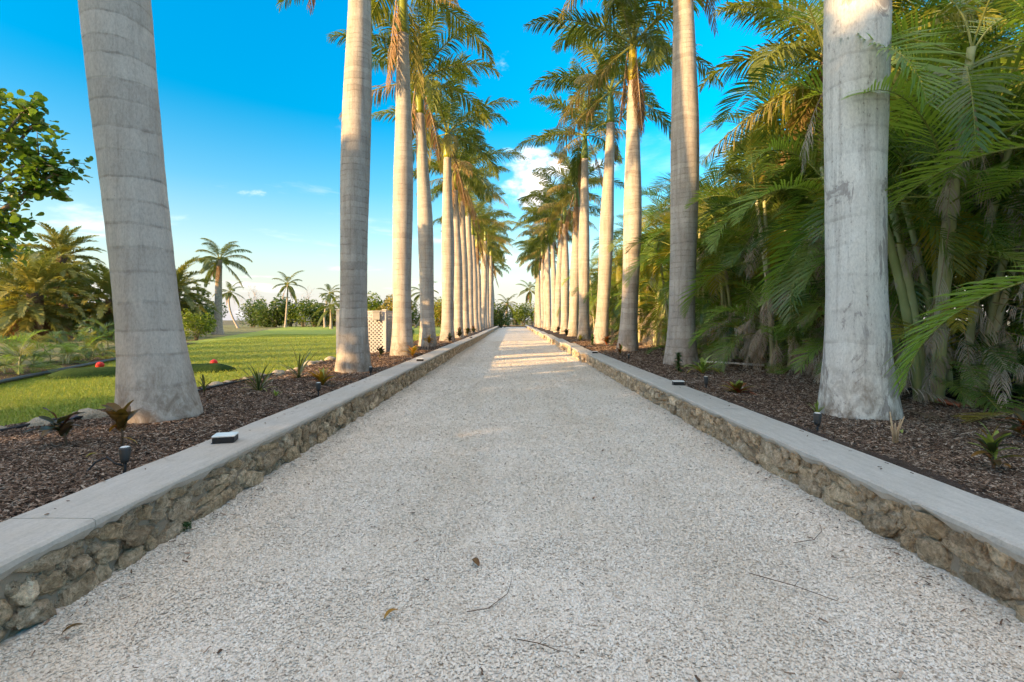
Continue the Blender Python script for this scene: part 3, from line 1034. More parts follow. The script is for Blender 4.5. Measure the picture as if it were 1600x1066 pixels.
ARECA_Y = frond_set('areca_yellow_frond', ARECA_E, 1.9, 1.6, 29, 0.58, 0.030, [M['areca_yellow'], M['rachis']], 620, 1, **ARE_KW)
ARECA_D = frond_set('areca_dead_frond', [-5, -40, -65, -80], 1.7, 0.8, 34, 0.42, 0.016, [M['dead'], M['rachis_dead']], 680, 2, vee=-0.2, plume=0.3, hang=1.0, start=0.2, rr=0.012, miss=0.15, sway=0.8)
DATE = frond_set('date_frond', [80, 62, 45, 28, 10, -10, -32], 2.9, 1.05, 60, 0.46, 0.06, [M['date'], M['rachis']], 740, 2, vee=0.35, plume=0.35, hang=0.12, start=0.16, rr=0.022)
DATE_D = frond_set('date_dead_frond', [-48, -64, -80], 2.5, 0.4, 40, 0.36, 0.035, [M['dead_brown'], M['rachis_dead']], 800, 2, vee=0.1, plume=0.3, hang=0.5, start=0.16, rr=0.022)
COCO = frond_set('coconut_frond', [75, 52, 32, 12, -10, -35], 2.6, 1.3, 44, 0.55, 0.05, [M['coco'], M['rachis']], 860, 2, vee=0.1, plume=0.0, hang=0.6, start=0.16, rr=0.03)


def pick(fs, e, rr):
    best = sorted(fs, key=lambda t: abs(t[0] - e))[0]
    return rr.choice(best[1])


def axis_fn(h, lean, curve, wig, ph):
    lx, ly = lean
    cx, cy = curve

    def f(z):
        t = z / h
        return Vector((lx * t + cx * t * (1 - t) * 4 + wig * sin(z * 0.8 + ph), ly * t + cy * t * (1 - t) * 4 + wig * cos(z * 0.7 + ph), z))
    f_0 = f(0)
    return lambda z: f(z) - Vector((f_0.x, f_0.y, 0))


def trunk_mesh(name, h, rad, axis, mat, seg=22, rings=70, ringk=3.0, amp=0.004, seed=0, flare_lobes=0.0):
    mb = MB()
    rows = []
    for i in range(rings + 1):
        z = -0.12 + (h + 0.12) * (i / rings) ** 1.15
        zz = max(z, 0)
        c = axis(zz)
        r = rad(zz)
        s = len(mb.v)
        for k in range(seg):
            a = 2 * pi * k / seg
            lob = 1 + flare_lobes * exp(-zz / 0.3) * sin(3 * a + seed) * 0.5 + 0.016 * mn.noise(Vector((cos(a) * 1.2 + seed, sin(a) * 1.2, zz * 1.3)))
            q = r * lob * (1 + amp * sin(zz * 6.28 * ringk))
            mb.v.append((c.x + cos(a) * q, c.y + sin(a) * q, z))
        rows.append(s)
    for s0, s1 in zip(rows, rows[1:]):
        for k in range(seg):
            k2 = (k + 1) % seg
            mb.f.append((s0 + k, s0 + k2, s1 + k2, s1 + k))
            mb.m.append(0)
    mb.f.append(tuple(rows[-1] + k for k in range(seg)))
    mb.m.append(0)
    return mb.mesh(name, mat)


def royal_palm(label, x, y, h, lean=(0, 0), curve=(0, 0), mat='trunk', k=1.0, seed=1, gold=False, full=True):
    rr = random.Random(seed * 17 + 5)
    z0 = BED_Z + 0.0
    root = tag(empty('royal_palm', (x, y, z0)), label, 'palm tree', 'royal palms lining the driveway')
    rm = 0.262 * k

    def rad(z):
        t = z / h
        return rm * (1 + 0.42 * exp(-(z / 0.6) ** 1.3) + 0.13 * exp(-((t - 0.48) / 0.2) ** 2)) * (1 - 0.36 * max(0, (t - 0.55) / 0.45) ** 1.3)
    ax = axis_fn(h, lean, curve, 0.015, seed)
    near = y < 12
    link('trunk', trunk_mesh('trunk', h, rad, ax, M[mat], 40 if near else 20, 120 if near else 56, 3.0, 0.004, seed, 0.05), root)
    rt = rad(h)
    sh = rr.uniform(1.25, 1.6)
    mb = MB()
    top = ax(h)
    mb.tube([top + Vector((0, 0, -0.03)), top + Vector((0, 0, 0.12)), top + Vector((0, 0, sh * 0.4)), top + Vector((0, 0, sh * 0.75)), top + Vector((0, 0, sh))],
            [rt * 1.03, rt * 1.12, rt * 0.92, rt * 0.7, rt * 0.42], 14)
    link('crownshaft', mb.mesh('crownshaft', M['shaft_gold' if gold else 'shaft']), root)
    ct = top + Vector((0, 0, sh - 0.08))
    a = rr.uniform(0, 6.28)
    els = [85, 74, 70, 62, 54, 50, 42, 36, 30, 24, 16, 8, 0, -8, -18]
    sc0 = rr.uniform(0.92, 1.06)
    for i, e in enumerate(els):
        a += 2.399
        e += rr.uniform(-7, 7)
        old = (e < 18 and rr.random() < 0.5)
        me = pick(ROYAL_OLD if old else ROYAL, e, rr)
        s = sc0 * rr.uniform(0.9, 1.08)
        link('frond', me, root, ct + Vector((cos(a) * rt * 0.4, sin(a) * rt * 0.4, -0.012 * i)), (0, 0, a + rr.uniform(-.2, .2)), (s, s, s))
    if rr.random() < 0.8:
        for q in range(rr.choice([1, 1, 2, 3])):
            a += 2.1
            s = rr.uniform(0.8, 1.0)
            link('dead_frond', pick(ROYAL_DEAD, rr.choice([-66, -82]), rr), root, ct + Vector((cos(a) * rt, sin(a) * rt, -0.35)), (0, 0, a), (s, s, s))
    return root


ORD = ['first', 'second', 'third', 'fourth', 'fifth', 'sixth', 'seventh', 'eighth', 'ninth', 'tenth', 'eleventh', 'twelfth', 'thirteenth', 'fourteenth', 'fifteenth', 'sixteenth', 'seventeenth', 'eighteenth']
# x, y, trunk height, lean, curve
LEFT = [(-3.56, 5.05, 8.8, (-0.75, 0.0), (-0.05, 0), 'trunk_beige', 1.0), (-3.02, 9.5, 9.2, (0.12, 0.1), (0.0, 0), 'trunk', 0.92),
        (-3.03, 13.8, 8.9, (0.02, 0), (0, 0), 'trunk', 0.93), (-3.08, 18.3, 8.55, (-0.30, 0), (0.03, 0), 'trunk', 0.95), (-2.95, 22.8, 8.4, (0.0, 0), (0, 0), 'trunk', 1.0)]
yy = 27.4
rl = random.Random(77)
while len(LEFT) < 17:
    LEFT.append((-3.0 + rl.uniform(-.08, .08), yy, 8.5 + rl.uniform(-1.0, 0.9), (rl.uniform(-.35, .35), 0), (rl.uniform(-.08, .08), 0), 'trunk', rl.uniform(0.86, 1.06)))
    yy += rl.uniform(4.4, 5.0)
RIGHT = [(3.60, 5.2, 9.0, (0.05, 0), (-0.02, 0), 'trunk_white', 1.0), (3.72, 11.0, 9.4, (0.03, 0), (0.05, 0), 'trunk', 1.02), (3.63, 15.7, 8.5, (0.17, 0), (0.05, 0), 'trunk', 0.95),
         (3.68, 20.8, 9.2, (0.42, 0), (0.05, 0), 'trunk', 0.98), (3.66, 25.4, 9.2, (0.05, 0), (0, 0), 'trunk', 0.97)]
yy = 30.0
while len(RIGHT) < 16:
    RIGHT.append((3.68 + rl.uniform(-.08, .08), yy, 8.6 + rl.uniform(-1.0, 0.9), (rl.uniform(-.35, .35), 0), (rl.uniform(-.08, .08), 0), 'trunk', rl.uniform(0.86, 1.06)))
    yy += rl.uniform(4.5, 5.1)
for i, (x, y, h, ln, cv, mt, k) in enumerate(LEFT):
    lb = {0: 'leaning beige royal palm trunk nearest the camera, left of the driveway'}.get(i, f'royal palm in the left row, {ORD[i]} from the camera')
    royal_palm(lb, x, y, h, ln, cv, mt, k, i + 1)
for i, (x, y, h, ln, cv, mt, k) in enumerate(RIGHT):
    lb = {0: 'pale whitish royal palm trunk nearest the camera, right of the driveway'}.get(i, f'royal palm in the right row, {ORD[i]} from the camera')
    royal_palm(lb, x, y, h, ln, cv, mt, k, i + 41, gold=(i == 2))


# ------------------------------------------------------------------ areca palms
def cane_mesh(pts, r0, r1, seg=8):
    mb = MB()
    P = []
    rad = []
    n = len(pts)
    for i in range(n - 1):
        a, b = Vector(pts[i]), Vector(pts[i + 1])
        for q in range(3):
            t = q / 3
            P.append(a.lerp(b, t))
            base = r0 + (r1 - r0) * ((i + t) / (n - 1))
            rad.append(base * (1.12 if q == 0 else 1.0))
    P.append(Vector(pts[-1]))
    rad.append(r1)
    mb.tube(P, rad, seg)
    return mb.mesh('cane', M['cane'])


def areca(label, x, y, height, seed, stems=6, spread=0.8, skirt=6, light=0.1, yellow=0.06, fr=7, low=5, fscale=1.0, cr=1.0, name='areca_palm', group='areca palms in the thicket right of the driveway', z0=BED_Z, cat='palm tree'):
    rr = random.Random(seed)
    root = tag(empty(name, (x, y, z0)), label, cat, group)

    def leafset():
        q = rr.random()
        return ARECA_Y if q < yellow else (ARECA_L if q < yellow + light else ARECA)
    for s in range(stems):
        a = rr.uniform(0, 6.28)
        rad = rr.uniform(0.05, 0.35)
        h = height * rr.uniform(0.45, 1.0) if s else height
        out = spread * rr.uniform(0.3, 1.0) * h / 4
        ns = max(4, int(h / 0.28))
        pts = []
        for i in range(ns + 1):
            t = i / ns
            pts.append((cos(a) * (rad + out * t ** 1.5), sin(a) * (rad + out * t ** 1.5), -0.05 + h * t))
        link('cane', cane_mesh(pts, 0.045 * cr, 0.032 * cr), root)
        tp = Vector(pts[-1])
        b = rr.uniform(0, 6.28)
        for i in range(fr):
            b += 2.4
            e = 84 - 92 * (i / max(1, fr - 1)) ** 0.9 + rr.uniform(-8, 8)
            sc = fscale * rr.uniform(0.8, 1.2)
            link('frond', pick(leafset(), e, rr), root, tp + Vector((0, 0, -0.05 * i)), (rr.uniform(-.15, .15), 0, b), (sc, sc, sc))
        for i in range(rr.choice([1, 1, 2, 3])):
            b += 1.9
            sc = fscale * rr.uniform(0.7, 1.0)
            link('dead_frond', pick(ARECA_D, rr.choice([-40, -65, -80]), rr), root, tp + Vector((0, 0, -0.5)), (0, 0, b), (sc, sc, sc))
    for i in range(low):
        b = rr.uniform(0, 6.28)
        sc = fscale * rr.uniform(0.45, 0.9)
        ro = rr.uniform(0.2, 0.7) * min(1.0, height / 2)
        q = Vector((cos(b) * ro, sin(b) * ro, 0.1 + rr.uniform(0.0, 1.0) ** 1.9 * height * 0.75))
        link('frond', pick(leafset(), rr.uniform(5, 75), rr), root, q, (0, 0, b + rr.uniform(-.4, .4)), (sc, sc, sc))
    for i in range(skirt):
        b = pi + rr.uniform(-1.7, 1.7)
        sc = fscale * rr.uniform(0.4, 0.75)
        q = Vector((cos(b) * rr.uniform(0.3, 0.75), sin(b) * 0.6, rr.uniform(0.3, 1.3)))
        link('dead_frond', pick(ARECA_D, rr.choice([-5, -40, -65, -80]), rr), root, q, (0, 0, b), (sc, sc, sc))
    return root


ra = random.Random(5)
front = [(5.55, 6.3), (5.7, 8.1), (5.3, 10.0), (5.5, 12.2), (5.3, 14.3), (5.55, 16.6), (5.3, 18.9), (5.5, 21.5), (5.4, 24.5), (5.5, 28), (5.4, 32), (5.5, 37)]
second = [(7.7, 5.2), (7.5, 7.4), (7.3, 9.6), (7.4, 12.0), (7.3, 14.6), (7.4, 17.4), (7.3, 20.5), (7.3, 24), (7.4, 28.5), (7.4, 34)]
third = [(9.6, 6.6), (9.5, 9.2), (9.4, 12.4), (9.4, 16.0), (9.4, 20.2), (9.5, 25.5), (8.4, 10.8), (8.3, 13.4)]
for i, (x, y) in enumerate(front):
    areca(f'bushy green areca palm clump, {ORD[i]} along the front edge of the right thicket', x, y, ra.uniform(2.4, 4.0), 900 + i, 6, 0.7, 38 if y < 14 else 14, 0.36, 0.06 if y < 12 else 0.22, 7, 46 if y < 14 else 18, 0.8)
for i, (x, y) in enumerate(second):
    areca(f'tall areca palm clump, {ORD[i]} in the middle of the right thicket', x, y, ra.uniform(4.4, 5.8), 940 + i, 7, 0.8, 6, 0.22, 0.08 if y < 12 else 0.22, 8, 14, 1.1)
for i, (x, y) in enumerate(third):
    areca(f'tallest areca palm clump, {ORD[i]} along the back of the right thicket', x, y, ra.uniform(6.0, 7.4), 970 + i, 7, 0.8, 0, 0.16, 0.15, 9, 8, 1.2)
areca('bright light green areca palm reaching in at the right edge of the picture', 4.75, 3.6, 2.9, 991, 3, 0.3, 0, 1.0, 0.0, 6, 0, 0.75)

areca('tall areca palm with bare leaning ringed canes right of the pale trunk', 5.05, 6.0, 4.3, 1003, 4, 1.3, 3, 0.5, 0.1, 7, 0, 0.85, 1.15)

# brown-trunked palm standing behind the pale royal palm
root = tag(empty('queen_palm', (5.9, 9.4, BED_Z)), 'brown trunked feathery palm behind the pale nearest royal palm on the right', 'palm tree')
axq = axis_fn(6.0, (0.1, 0), (0, 0), 0.02, 2)
link('trunk', trunk_mesh('trunk', 6.0, lambda z: 0.15 * (1 + 0.4 * exp(-z / 0.4)), axq, M['trunk_brown'], 14, 60, 5, 0.05, 3), root)
rq = random.Random(12)
for i in range(20):
    e = 80 - 110 * (i / 19) ** 0.9
    s = rq.uniform(0.75, 0.9)
    link('frond', pick(ROYAL if e > -10 else ROYAL_OLD, e, rq), root, (0.1, 0, 6.0 - 0.02 * i), (0, 0, i * 2.399), (s, s, s))


# ------------------------------------------------------------------ left background palms
def date_palm(label, x, y, h, seed, s=1.0, nd=26, r=0.26):
    rr = random.Random(seed)
    root = tag(empty('date_palm', (x, y, LAWN_Z - 0.05)), label, 'palm tree', 'shaggy date palms beyond the lawn')
    ax = axis_fn(h, (rr.uniform(-.3, .3), 0), (0, 0), 0.02, seed)
    link('trunk', trunk_mesh('trunk', h, lambda z: r * (1 + 0.25 * exp(-z / 0.4)), ax, M['trunk_brown'], 14, 40, 4, 0.06, seed), root)
    tp = ax(h)
    for i in range(58):
        e = 84 - 118 * (i / 57) ** 0.85 + rr.uniform(-5, 5)
        q = s * rr.uniform(0.9, 1.1)
        link('frond', pick(DATE, e, rr), root, tp + Vector((0, 0, -0.012 * i)), (0, 0, i * 2.399 + rr.uniform(-.2, .2)), (q, q, q))
    for i in range(nd):
        q = s * rr.uniform(0.7, 1.05)
        link('dead_frond', pick(DATE_D, rr.choice([-48, -64, -80]), rr), root, tp + Vector((0, 0, -0.3 - rr.random() * 0.9)), (0, 0, i * 2.399), (q, q, q))
    return root


date_palm('broad shaggy date palm with brown skirt at the far left below the sea grape', -24.6, 26.0, 2.5, 31, 1.0, 46, 0.33)
date_palm('tall date palm rising behind the broad shaggy one at far left', -27.2, 30.5, 5.0, 32, 0.8, 20)
date_palm('short date palm just left of the nearest leaning trunk', -22.9, 28.5, 2.3, 33, 0.85, 24)
date_palm('date palm showing just right of the nearest leaning trunk', -20.9, 31.0, 3.0, 34, 0.82, 26)
date_palm('date palm at the extreme left edge of the picture, partly cut off', -29.5, 27.5, 2.3, 35, 0.95, 30)


def coconut(label, x, y, h, seed, s=1.0, lean=(0, 0), curve=(0, 0), nf=15, r=0.14, z0=LAWN_Z, cat='palm tree'):
    rr = random.Random(seed)
    root = tag(empty('coconut_palm', (x, y, z0)), label, cat, 'slender palms around the lawn')
    ax = axis_fn(h, lean, curve, 0.03, seed)
    link('trunk', trunk_mesh('trunk', h, lambda z: r * (1 + 0.5 * exp(-z / 0.4)) * (1 - 0.35 * z / h), ax, M['trunk_coco'], 12, 40, 4, 0.01, seed), root)
    tp = ax(h)
    for i in range(nf):
        e = 78 - 118 * (i / (nf - 1)) + rr.uniform(-8, 8)
        q = s * rr.uniform(0.85, 1.1)
        link('frond', pick(COCO, e, rr), root, tp, (0, 0, i * 2.399 + rr.uniform(-.3, .3)), (q, q, q))
    for i in range(2):
        link('dead_frond', pick(DATE_D, -64, rr), root, tp, (0, 0, rr.uniform(0, 6.28)), (s * .8, s * .8, s * .8))
    return root


coconut('tall stout palm with windblown golden crown left of the lawn', -22.4, 38.0, 5.6, 51, 1.0, (0.2, 0), (0, 0), 18, 0.30)
coconut('small slender palm with curved trunk, leftmost of three at the far hedge', -37.3, 68.0, 4.9, 52, 0.95, (-1.1, 0), (-0.5, 0), 14)
coconut('slender upright palm in the middle of the far hedge', -31.8, 70.0, 6.0, 53, 1.1, (0.3, 0), (0.1, 0), 14)
coconut('small slender palm with curved trunk, rightmost of three at the far hedge', -26.6, 71.0, 4.8, 54, 0.85, (0.6, 0), (-0.3, 0), 14)
coconut('bent leaning slender palm seen between the left row trunks beyond the lawn', -12.8, 66.0, 4.6, 55, 1.0, (1.0, 0), (0.6, 0), 13)
coconut('small palm with pale trunk beyond the far end of the driveway', -1.2, 97.0, 4.2, 56, 1.15, (0.2, 0), (0, 0), 18, 0.3)
coconut('dark drooping palm right of the far end of the driveway', 4.0, 100.0, 7.0, 57, 1.3, (-0.4, 0), (0, 0), 16, 0.18)
coconut('low palm top showing above the lattice enclosure', -21.0, 58.0, 2.6, 58, 1.0, (0, 0), (0, 0), 16, 0.16)
coconut('small palm between the left row trunks far behind', -17.0, 80.0, 4.4, 59, 0.9, (0.1, 0), (0, 0), 13)


# low feathery palms in the bed along the lawn
for i, (x, y, h, lb) in enumerate([(-9.35, 9.3, 0.45, 'low feathery palm shrub cut by the left edge of the picture'), (-10.2, 11.2, 0.35, 'sparse little palm shrub beside the black edging, second from the left edge'),
                                   (-10.7, 12.3, 0.5, 'green palm shrub beside the black edging, third from the left edge'), (-11.2, 13.9, 0.6, 'largest bushy palm shrub left of the leaning trunk'),
                                   (-11.9, 15.8, 0.4, 'palm shrub just left of the leaning trunk, last of the low row')]):
    areca(lb, x, y, h, 1200 + i, 4, 0.8, 2, 0.25, 0.12, 7, 4, 0.36, 0.3, 'palm_shrub', 'low palm shrubs in the bed left of the lawn', LAWN_Z - 0.03, 'shrub')
strip('shrub_bed', lambda y: -10.2 - 0.40 * (y - 11) - 0.55, lambda y: -10.2 - 0.40 * (y - 11) + 0.75, geo(4, 22, 40), 6, lambda x, y: LAWN_Z + 0.045 + 0.01 * fbm(x, y), M['mulch'])
mb = MB()
mb.tube([(-10.2 - 0.40 * (y - 11) + 0.82 + 0.03 * fbm(y, 2), y, LAWN_Z + 0.06) for y in span(4, 13.5, 30)], 0.035, 8)
tag(link('edging_strip', mb.mesh('edging_strip', M['grey_plastic'])), 'dark plastic edging between the lawn and the low palm shrubs', 'edging')


# ================================================================== broadleaf trees and shrubs
def round_leaf(r0=0.088):
    mb = MB()
    n = 9
    c = (0, 0, -0.012)
    pts = []
    for k in range(n):
        a = 2 * pi * k / n + 0.35
        r = r0 * (1.0 + 0.06 * cos(2 * a))
        pts.append((r0 * 0.95 + cos(a) * r, sin(a) * r * 1.08, 0.018 * cos(2 * a)))
    cc = (r0 * 0.95, 0, -0.014)
    for k in range(n):
        mb.face([cc, pts[k], pts[(k + 1) % n]], 0)
    return mb


def sea_grape(label, x, y, z0, seed, clumps, own=True, scale=1.0):
    rr = random.Random(seed)
    root = tag(empty('sea_grape_tree', (x, y, z0)), label, 'tree', 'sea grape trees left of the driveway')
    mbw = MB()
    top = Vector((0, 0, 2.0 * scale))
    mbw.tube([(0, 0, -0.1), (0.05, 0.05, 1.0 * scale), tuple(top)], [0.2 * scale, 0.16 * scale, 0.13 * scale], 10)
    leaves = []
    for (cx, cy, cz, cr, nl) in clumps:
        c = Vector((cx, cy, cz))
        mid = top.lerp(c, 0.5) + Vector((rr.uniform(-.3, .3), rr.uniform(-.3, .3), 0.2))
        mbw.tube([tuple(top), tuple(mid), tuple(c)], [0.09 * scale, 0.055 * scale, 0.025], 6)
        nb = max(3, nl // 16)
        for b in range(nb):
            d = Vector((rr.gauss(0, 1), rr.gauss(0, 1), rr.gauss(0.1, 0.8))).normalized()
            ln = cr * rr.uniform(0.55, 1.15)
            e = c + d * ln
            mbw.tube([tuple(c), tuple(c.lerp(e, 0.5) + Vector((0, 0, -0.05))), tuple(e)], [0.02, 0.014, 0.006], 4)
            k = max(4, nl // nb)
            for q in range(k):
                t = rr.uniform(0.3, 1.03)
                p = c.lerp(e, t) + Vector((rr.gauss(0, .10), rr.gauss(0, .10), rr.gauss(0, .08))) * scale
                az = rr.uniform(0, 6.28)
                leaves.append((p, (rr.gauss(0, 0.55), rr.gauss(-0.1, 0.55), az), scale * rr.uniform(0.6, 1.15)))
    link('branches', mbw.mesh('branches', M['branch']), root)
    lb = round_leaf()
    lm = LEAF_MESH
    V0 = np.array(lb.v)
    if own:
        # leaves that show largest (rightmost in view) are objects of their own
        leaves.sort(key=lambda l: -l[0].x)
    own_n = 280 if own else 0
    big = MB()
    for i, (p, rot, s) in enumerate(leaves):
        if i < own_n:
            link('leaf', lm, root, p, rot, (s, s, s))
        else:
            from mathutils import Euler
            A = np.array(Euler(rot).to_matrix()) * s
            V = V0 @ A.T + np.array(p)
            i0 = len(big.v)
            big.v.extend(map(tuple, V))
            for f in lb.f:
                big.f.append(tuple(i0 + q for q in f))
                big.m.append(0)
    o = link('crown', big.mesh('crown', M['grape'], False), root)
    o['kind'] = 'stuff'
    return root


LEAF_MESH = round_leaf().mesh('leaf', M['grape'], False)
rg = random.Random(3)
cl = [(3.1, 0.2, 3.6, 0.75, 230), (3.35, 0, 4.3, 0.75, 230), (3.0, .3, 5.2, .6, 130), (2.4, 0, 2.9, 0.7, 200), (2.2, 0, 6.0, 0.55, 80), (2.4, -0.3, 4.8, 0.9, 260), (1.6, 0, 3.8, 1.0, 320), (1.2, 0.2, 5.2, 0.9, 260),
      (0.3, 0.5, 4.4, 1.2, 340), (-0.8, 0, 5.4, 1.1, 280), (-0.6, -0.8, 3.6, 1.1, 280), (0.4, 1.2, 3.2, 1.0, 240), (1.4, 0.8, 2.7, 0.8, 200), (3.6, 0.1, 3.95, 0.55, 90), (3.0, 0, 5.6, .4, 50)]
cl = [(a, b, c + 0.55 if c < 5.5 else c + 0.3, d, e) for (a, b, c, d, e) in cl]
sea_grape('sea grape tree with round leaves reaching in at the upper left edge', -14.25, 11.5, LAWN_Z - 0.05, 5, cl)


def crown_blob(rr, R0, H, n):
    out = []
    for i in range(n):
        d = Vector((rr.gauss(0, 1), rr.gauss(0, 1), rr.gauss(0, 0.75))).normalized()
        q = rr.uniform(0.35, 0.95)
        out.append((d.x * R0 * q, d.y * R0 * q, H + d.z * R0 * 0.85 * q, R0 * 0.38, 190))
    return out


SHADE = None
for i, (x, y, rz, k) in enumerate([(-9.4, -9.8, 0, 1.08), (-12.2, -7.0, 1.3, 1.08), (-15.1, -2.9, 2.6, 1.0), (-6.4, -11.8, 0.7, 0.95), (-15.6, -10.4, 4.0, 1.12)]):
    lb_ = f'sea grape tree out of view behind the camera to the left, {ORD[i]} of five'
    if SHADE is None:
        SHADE = sea_grape(lb_, x, y, LAWN_Z - 0.05, 60, crown_blob(random.Random(90), 4.1, 5.0, 40), False, 1.9)
        SHADE.rotation_euler.z = rz
        SHADE.scale = (k, k, k)
    else:
        t_ = SHADE.copy()
        COL.objects.link(t_)
        t_.location = (x, y, LAWN_Z - 0.05)
        t_.rotation_euler.z = rz
        t_.scale = (k, k, k)
        t_['label'] = lb_
        for c_ in SHADE.children:
            d_ = c_.copy()
            COL.objects.link(d_)
            d_.parent = t_


def leaf_ball(seed, n, rx, ry, rz, ls, mat, lumps=9):
    """shrub foliage: leaf quads gathered in uneven lumps; unit is metres, base at z=0"""
    rr = random.Random(seed)
    L = []
    for i in range(lumps):
        a = rr.uniform(0, 6.28)
        q = rr.uniform(0.1, 0.75)
        L.append((cos(a) * rx * q, sin(a) * ry * q, rz * rr.uniform(0.25, 0.85), rr.uniform(0.28, 0.5)))
    mb = MB()
    for i in range(n):
        cx, cy, cz, cr = rr.choice(L)
        d = Vector((rr.gauss(0, 1), rr.gauss(0, 1), rr.gauss(0, 1))).normalized() * rr.uniform(0.45, 1.0) ** 0.6
        p = Vector((cx + d.x * cr * rx, cy + d.y * cr * ry, max(0.02, cz + d.z * cr * rz)))
        u = Vector((rr.gauss(0, 1), rr.gauss(0, 1), rr.gauss(0, 0.6))).normalized()
        v = u.cross(Vector((rr.gauss(0, 1), rr.gauss(0, 1), rr.gauss(0, 1)))).normalized()
        s = ls * rr.uniform(0.6, 1.3)
        mb.face([p - u * s, p - v * s * 0.5, p + u * s, p + v * s * 0.5])
    return mb.mesh('foliage', mat, False)


def stems_mesh(seed, n, rx, h, r0, mat):
    rr = random.Random(seed)
    mb = MB()
    for i in range(n):
        a = rr.uniform(0, 6.28)
        e = Vector((cos(a) * rx * rr.uniform(.3, .8), sin(a) * rx * rr.uniform(.3, .8), h * rr.uniform(.6, 1)))
        mb.tube([(cos(a) * r0 * 2, sin(a) * r0 * 2, -0.05), tuple(e * 0.5 + Vector((0, 0, h * 0.05))), tuple(e)], [r0, r0 * 0.7, r0 * 0.3], 5)
    return mb.mesh('stems', mat)


BUSH = {k: [leaf_ball(200 + 7 * i + j, 2300, 2.6, 2.0, 3.6, 0.15, M[k], 11) for i in range(3)] for j, k in enumerate(('bush', 'bush_light', 'bush_gold'))}
BSTEM = [stems_mesh(300 + i, 7, 1.6, 2.8, 0.06, M['branch']) for i in range(3)]


def shrub(label, x, y, z, kind, vi, s, rz, group='shrubs beyond the lawn', name='shrub', cat='shrub'):
    root = tag(empty(name, (x, y, z), rz), label, cat, group)
    link('foliage', BUSH[kind][vi], root, scale=s)
    link('stems', BSTEM[vi], root, scale=s)
    return root


rb = random.Random(44)
KADJ = {'bush': 'dark green', 'bush_light': 'bright green', 'bush_gold': 'golden brown'}
hedge = []
px = 395
i = 0
while px < 790:
    Y = rb.uniform(75, 82)
    X = (px - 800) / 780 * Y
    kd = rb.choices(['bush', 'bush', 'bush_light', 'bush_gold'], [3, 2, 1, 1])[0]
    hedge.append((X, Y, kd, rb.uniform(0.85, 1.3)))
    px += rb.uniform(17, 26)
hedge.sort()
for i, (X, Y, kd, s) in enumerate(hedge):
    n = i + 1
    o_ = f'number {n}'
    tens = ORD[i] if i < 18 else ('nineteenth', 'twentieth', 'twenty-first', 'twenty-second', 'twenty-third', 'twenty-fourth', 'twenty-fifth')[min(i - 18, 6)]
    shrub(f'{KADJ[kd]} shrub, {tens} from the left in the hedge behind the lawn', X, Y, LAWN_Z - 0.1, kd, rb.randrange(3), (s * rb.uniform(.8, 1.3), s, s * rb.uniform(0.8, 1.05)), rb.uniform(0, 6.28))
for (X, Y, kd, s, lb) in [(-17.4, 27.5, 'bush_light', 0.42, 'rounded yellow green bush right of the leaning trunk'), (-30.5, 33, 'bush', 1.6, 'dark green tree mass behind the date palms at far left'),
                          (-24.6, 36, 'bush', 1.0, 'dark green bush behind the short date palm'),
                          (-36.0, 36, 'bush', 1.7, 'dark green tree mass at the extreme left edge'),
                          (-27.5, 45, 'bush', 0.75, 'dark bush left of the slender curved palm'), (2.3, 96, 'bush_light', 1.15, 'sunlit lime green bush at the far end of the driveway'),
                          (0.9, 99, 'bush', 0.9, 'darker bush left of the lime bush at the driveway end'), (-3.6, 98, 'bush_gold', 0.9, 'golden bush at the driveway end below the small palm'),
                          (5.6, 97, 'bush_light', 0.9, 'green bush right of the driveway end behind the palms'), (-15.2, 64, 'bush_gold', 1.15, 'golden leafy shrub between the third and fourth left palms'),
                          (-19.5, 63, 'bush_light', 1.2, 'yellow flowering bush above the lattice enclosure'), (-9.5, 74, 'bush_gold', 1.1, 'golden shrub between the fourth and fifth left palms')]:
    shrub(lb, X, Y, LAWN_Z - 0.12, kd, rb.randrange(3), (s, s, s), rb.uniform(0, 6.28), None)
for i, (X, Y) in enumerate([(14, 12), (15, 20), (16, 30), (14, 40), (15, 52), (13, 8), (10, 46), (10, 58), (10.5, 70), (11, 84)]):
    shrub(f'dense dark green tree behind the right thicket, {ORD[i]} of ten going back', X, Y, 0.15, 'bush', i % 3, (1.7, 1.7, 1.7 if Y < 45 else 1.4), i * 1.3, 'dark trees behind the right thicket', 'background_tree', 'tree')


# a line of dense shrubs left of the lawn, out of view, whose gaps let the low sun through in streaks
for i, (c_, w_) in enumerate([(11.7, 0.12), (13.2, 0.16), (15.5, 0.34), (18.2, 0.42), (21.2, 0.46), (24.4, 0.5), (27.8, 0.5)]):
    shrub(f'dense shrub out of view left of the lawn, {ORD[i]} of seven going back', -0.6 * c_ - 11.6, 0.8 * c_ - 8.7, LAWN_Z - 0.1, 'bush', i % 3, (w_, w_, 1.35), i * 1.1, 'shrubs out of view left of the lawn')


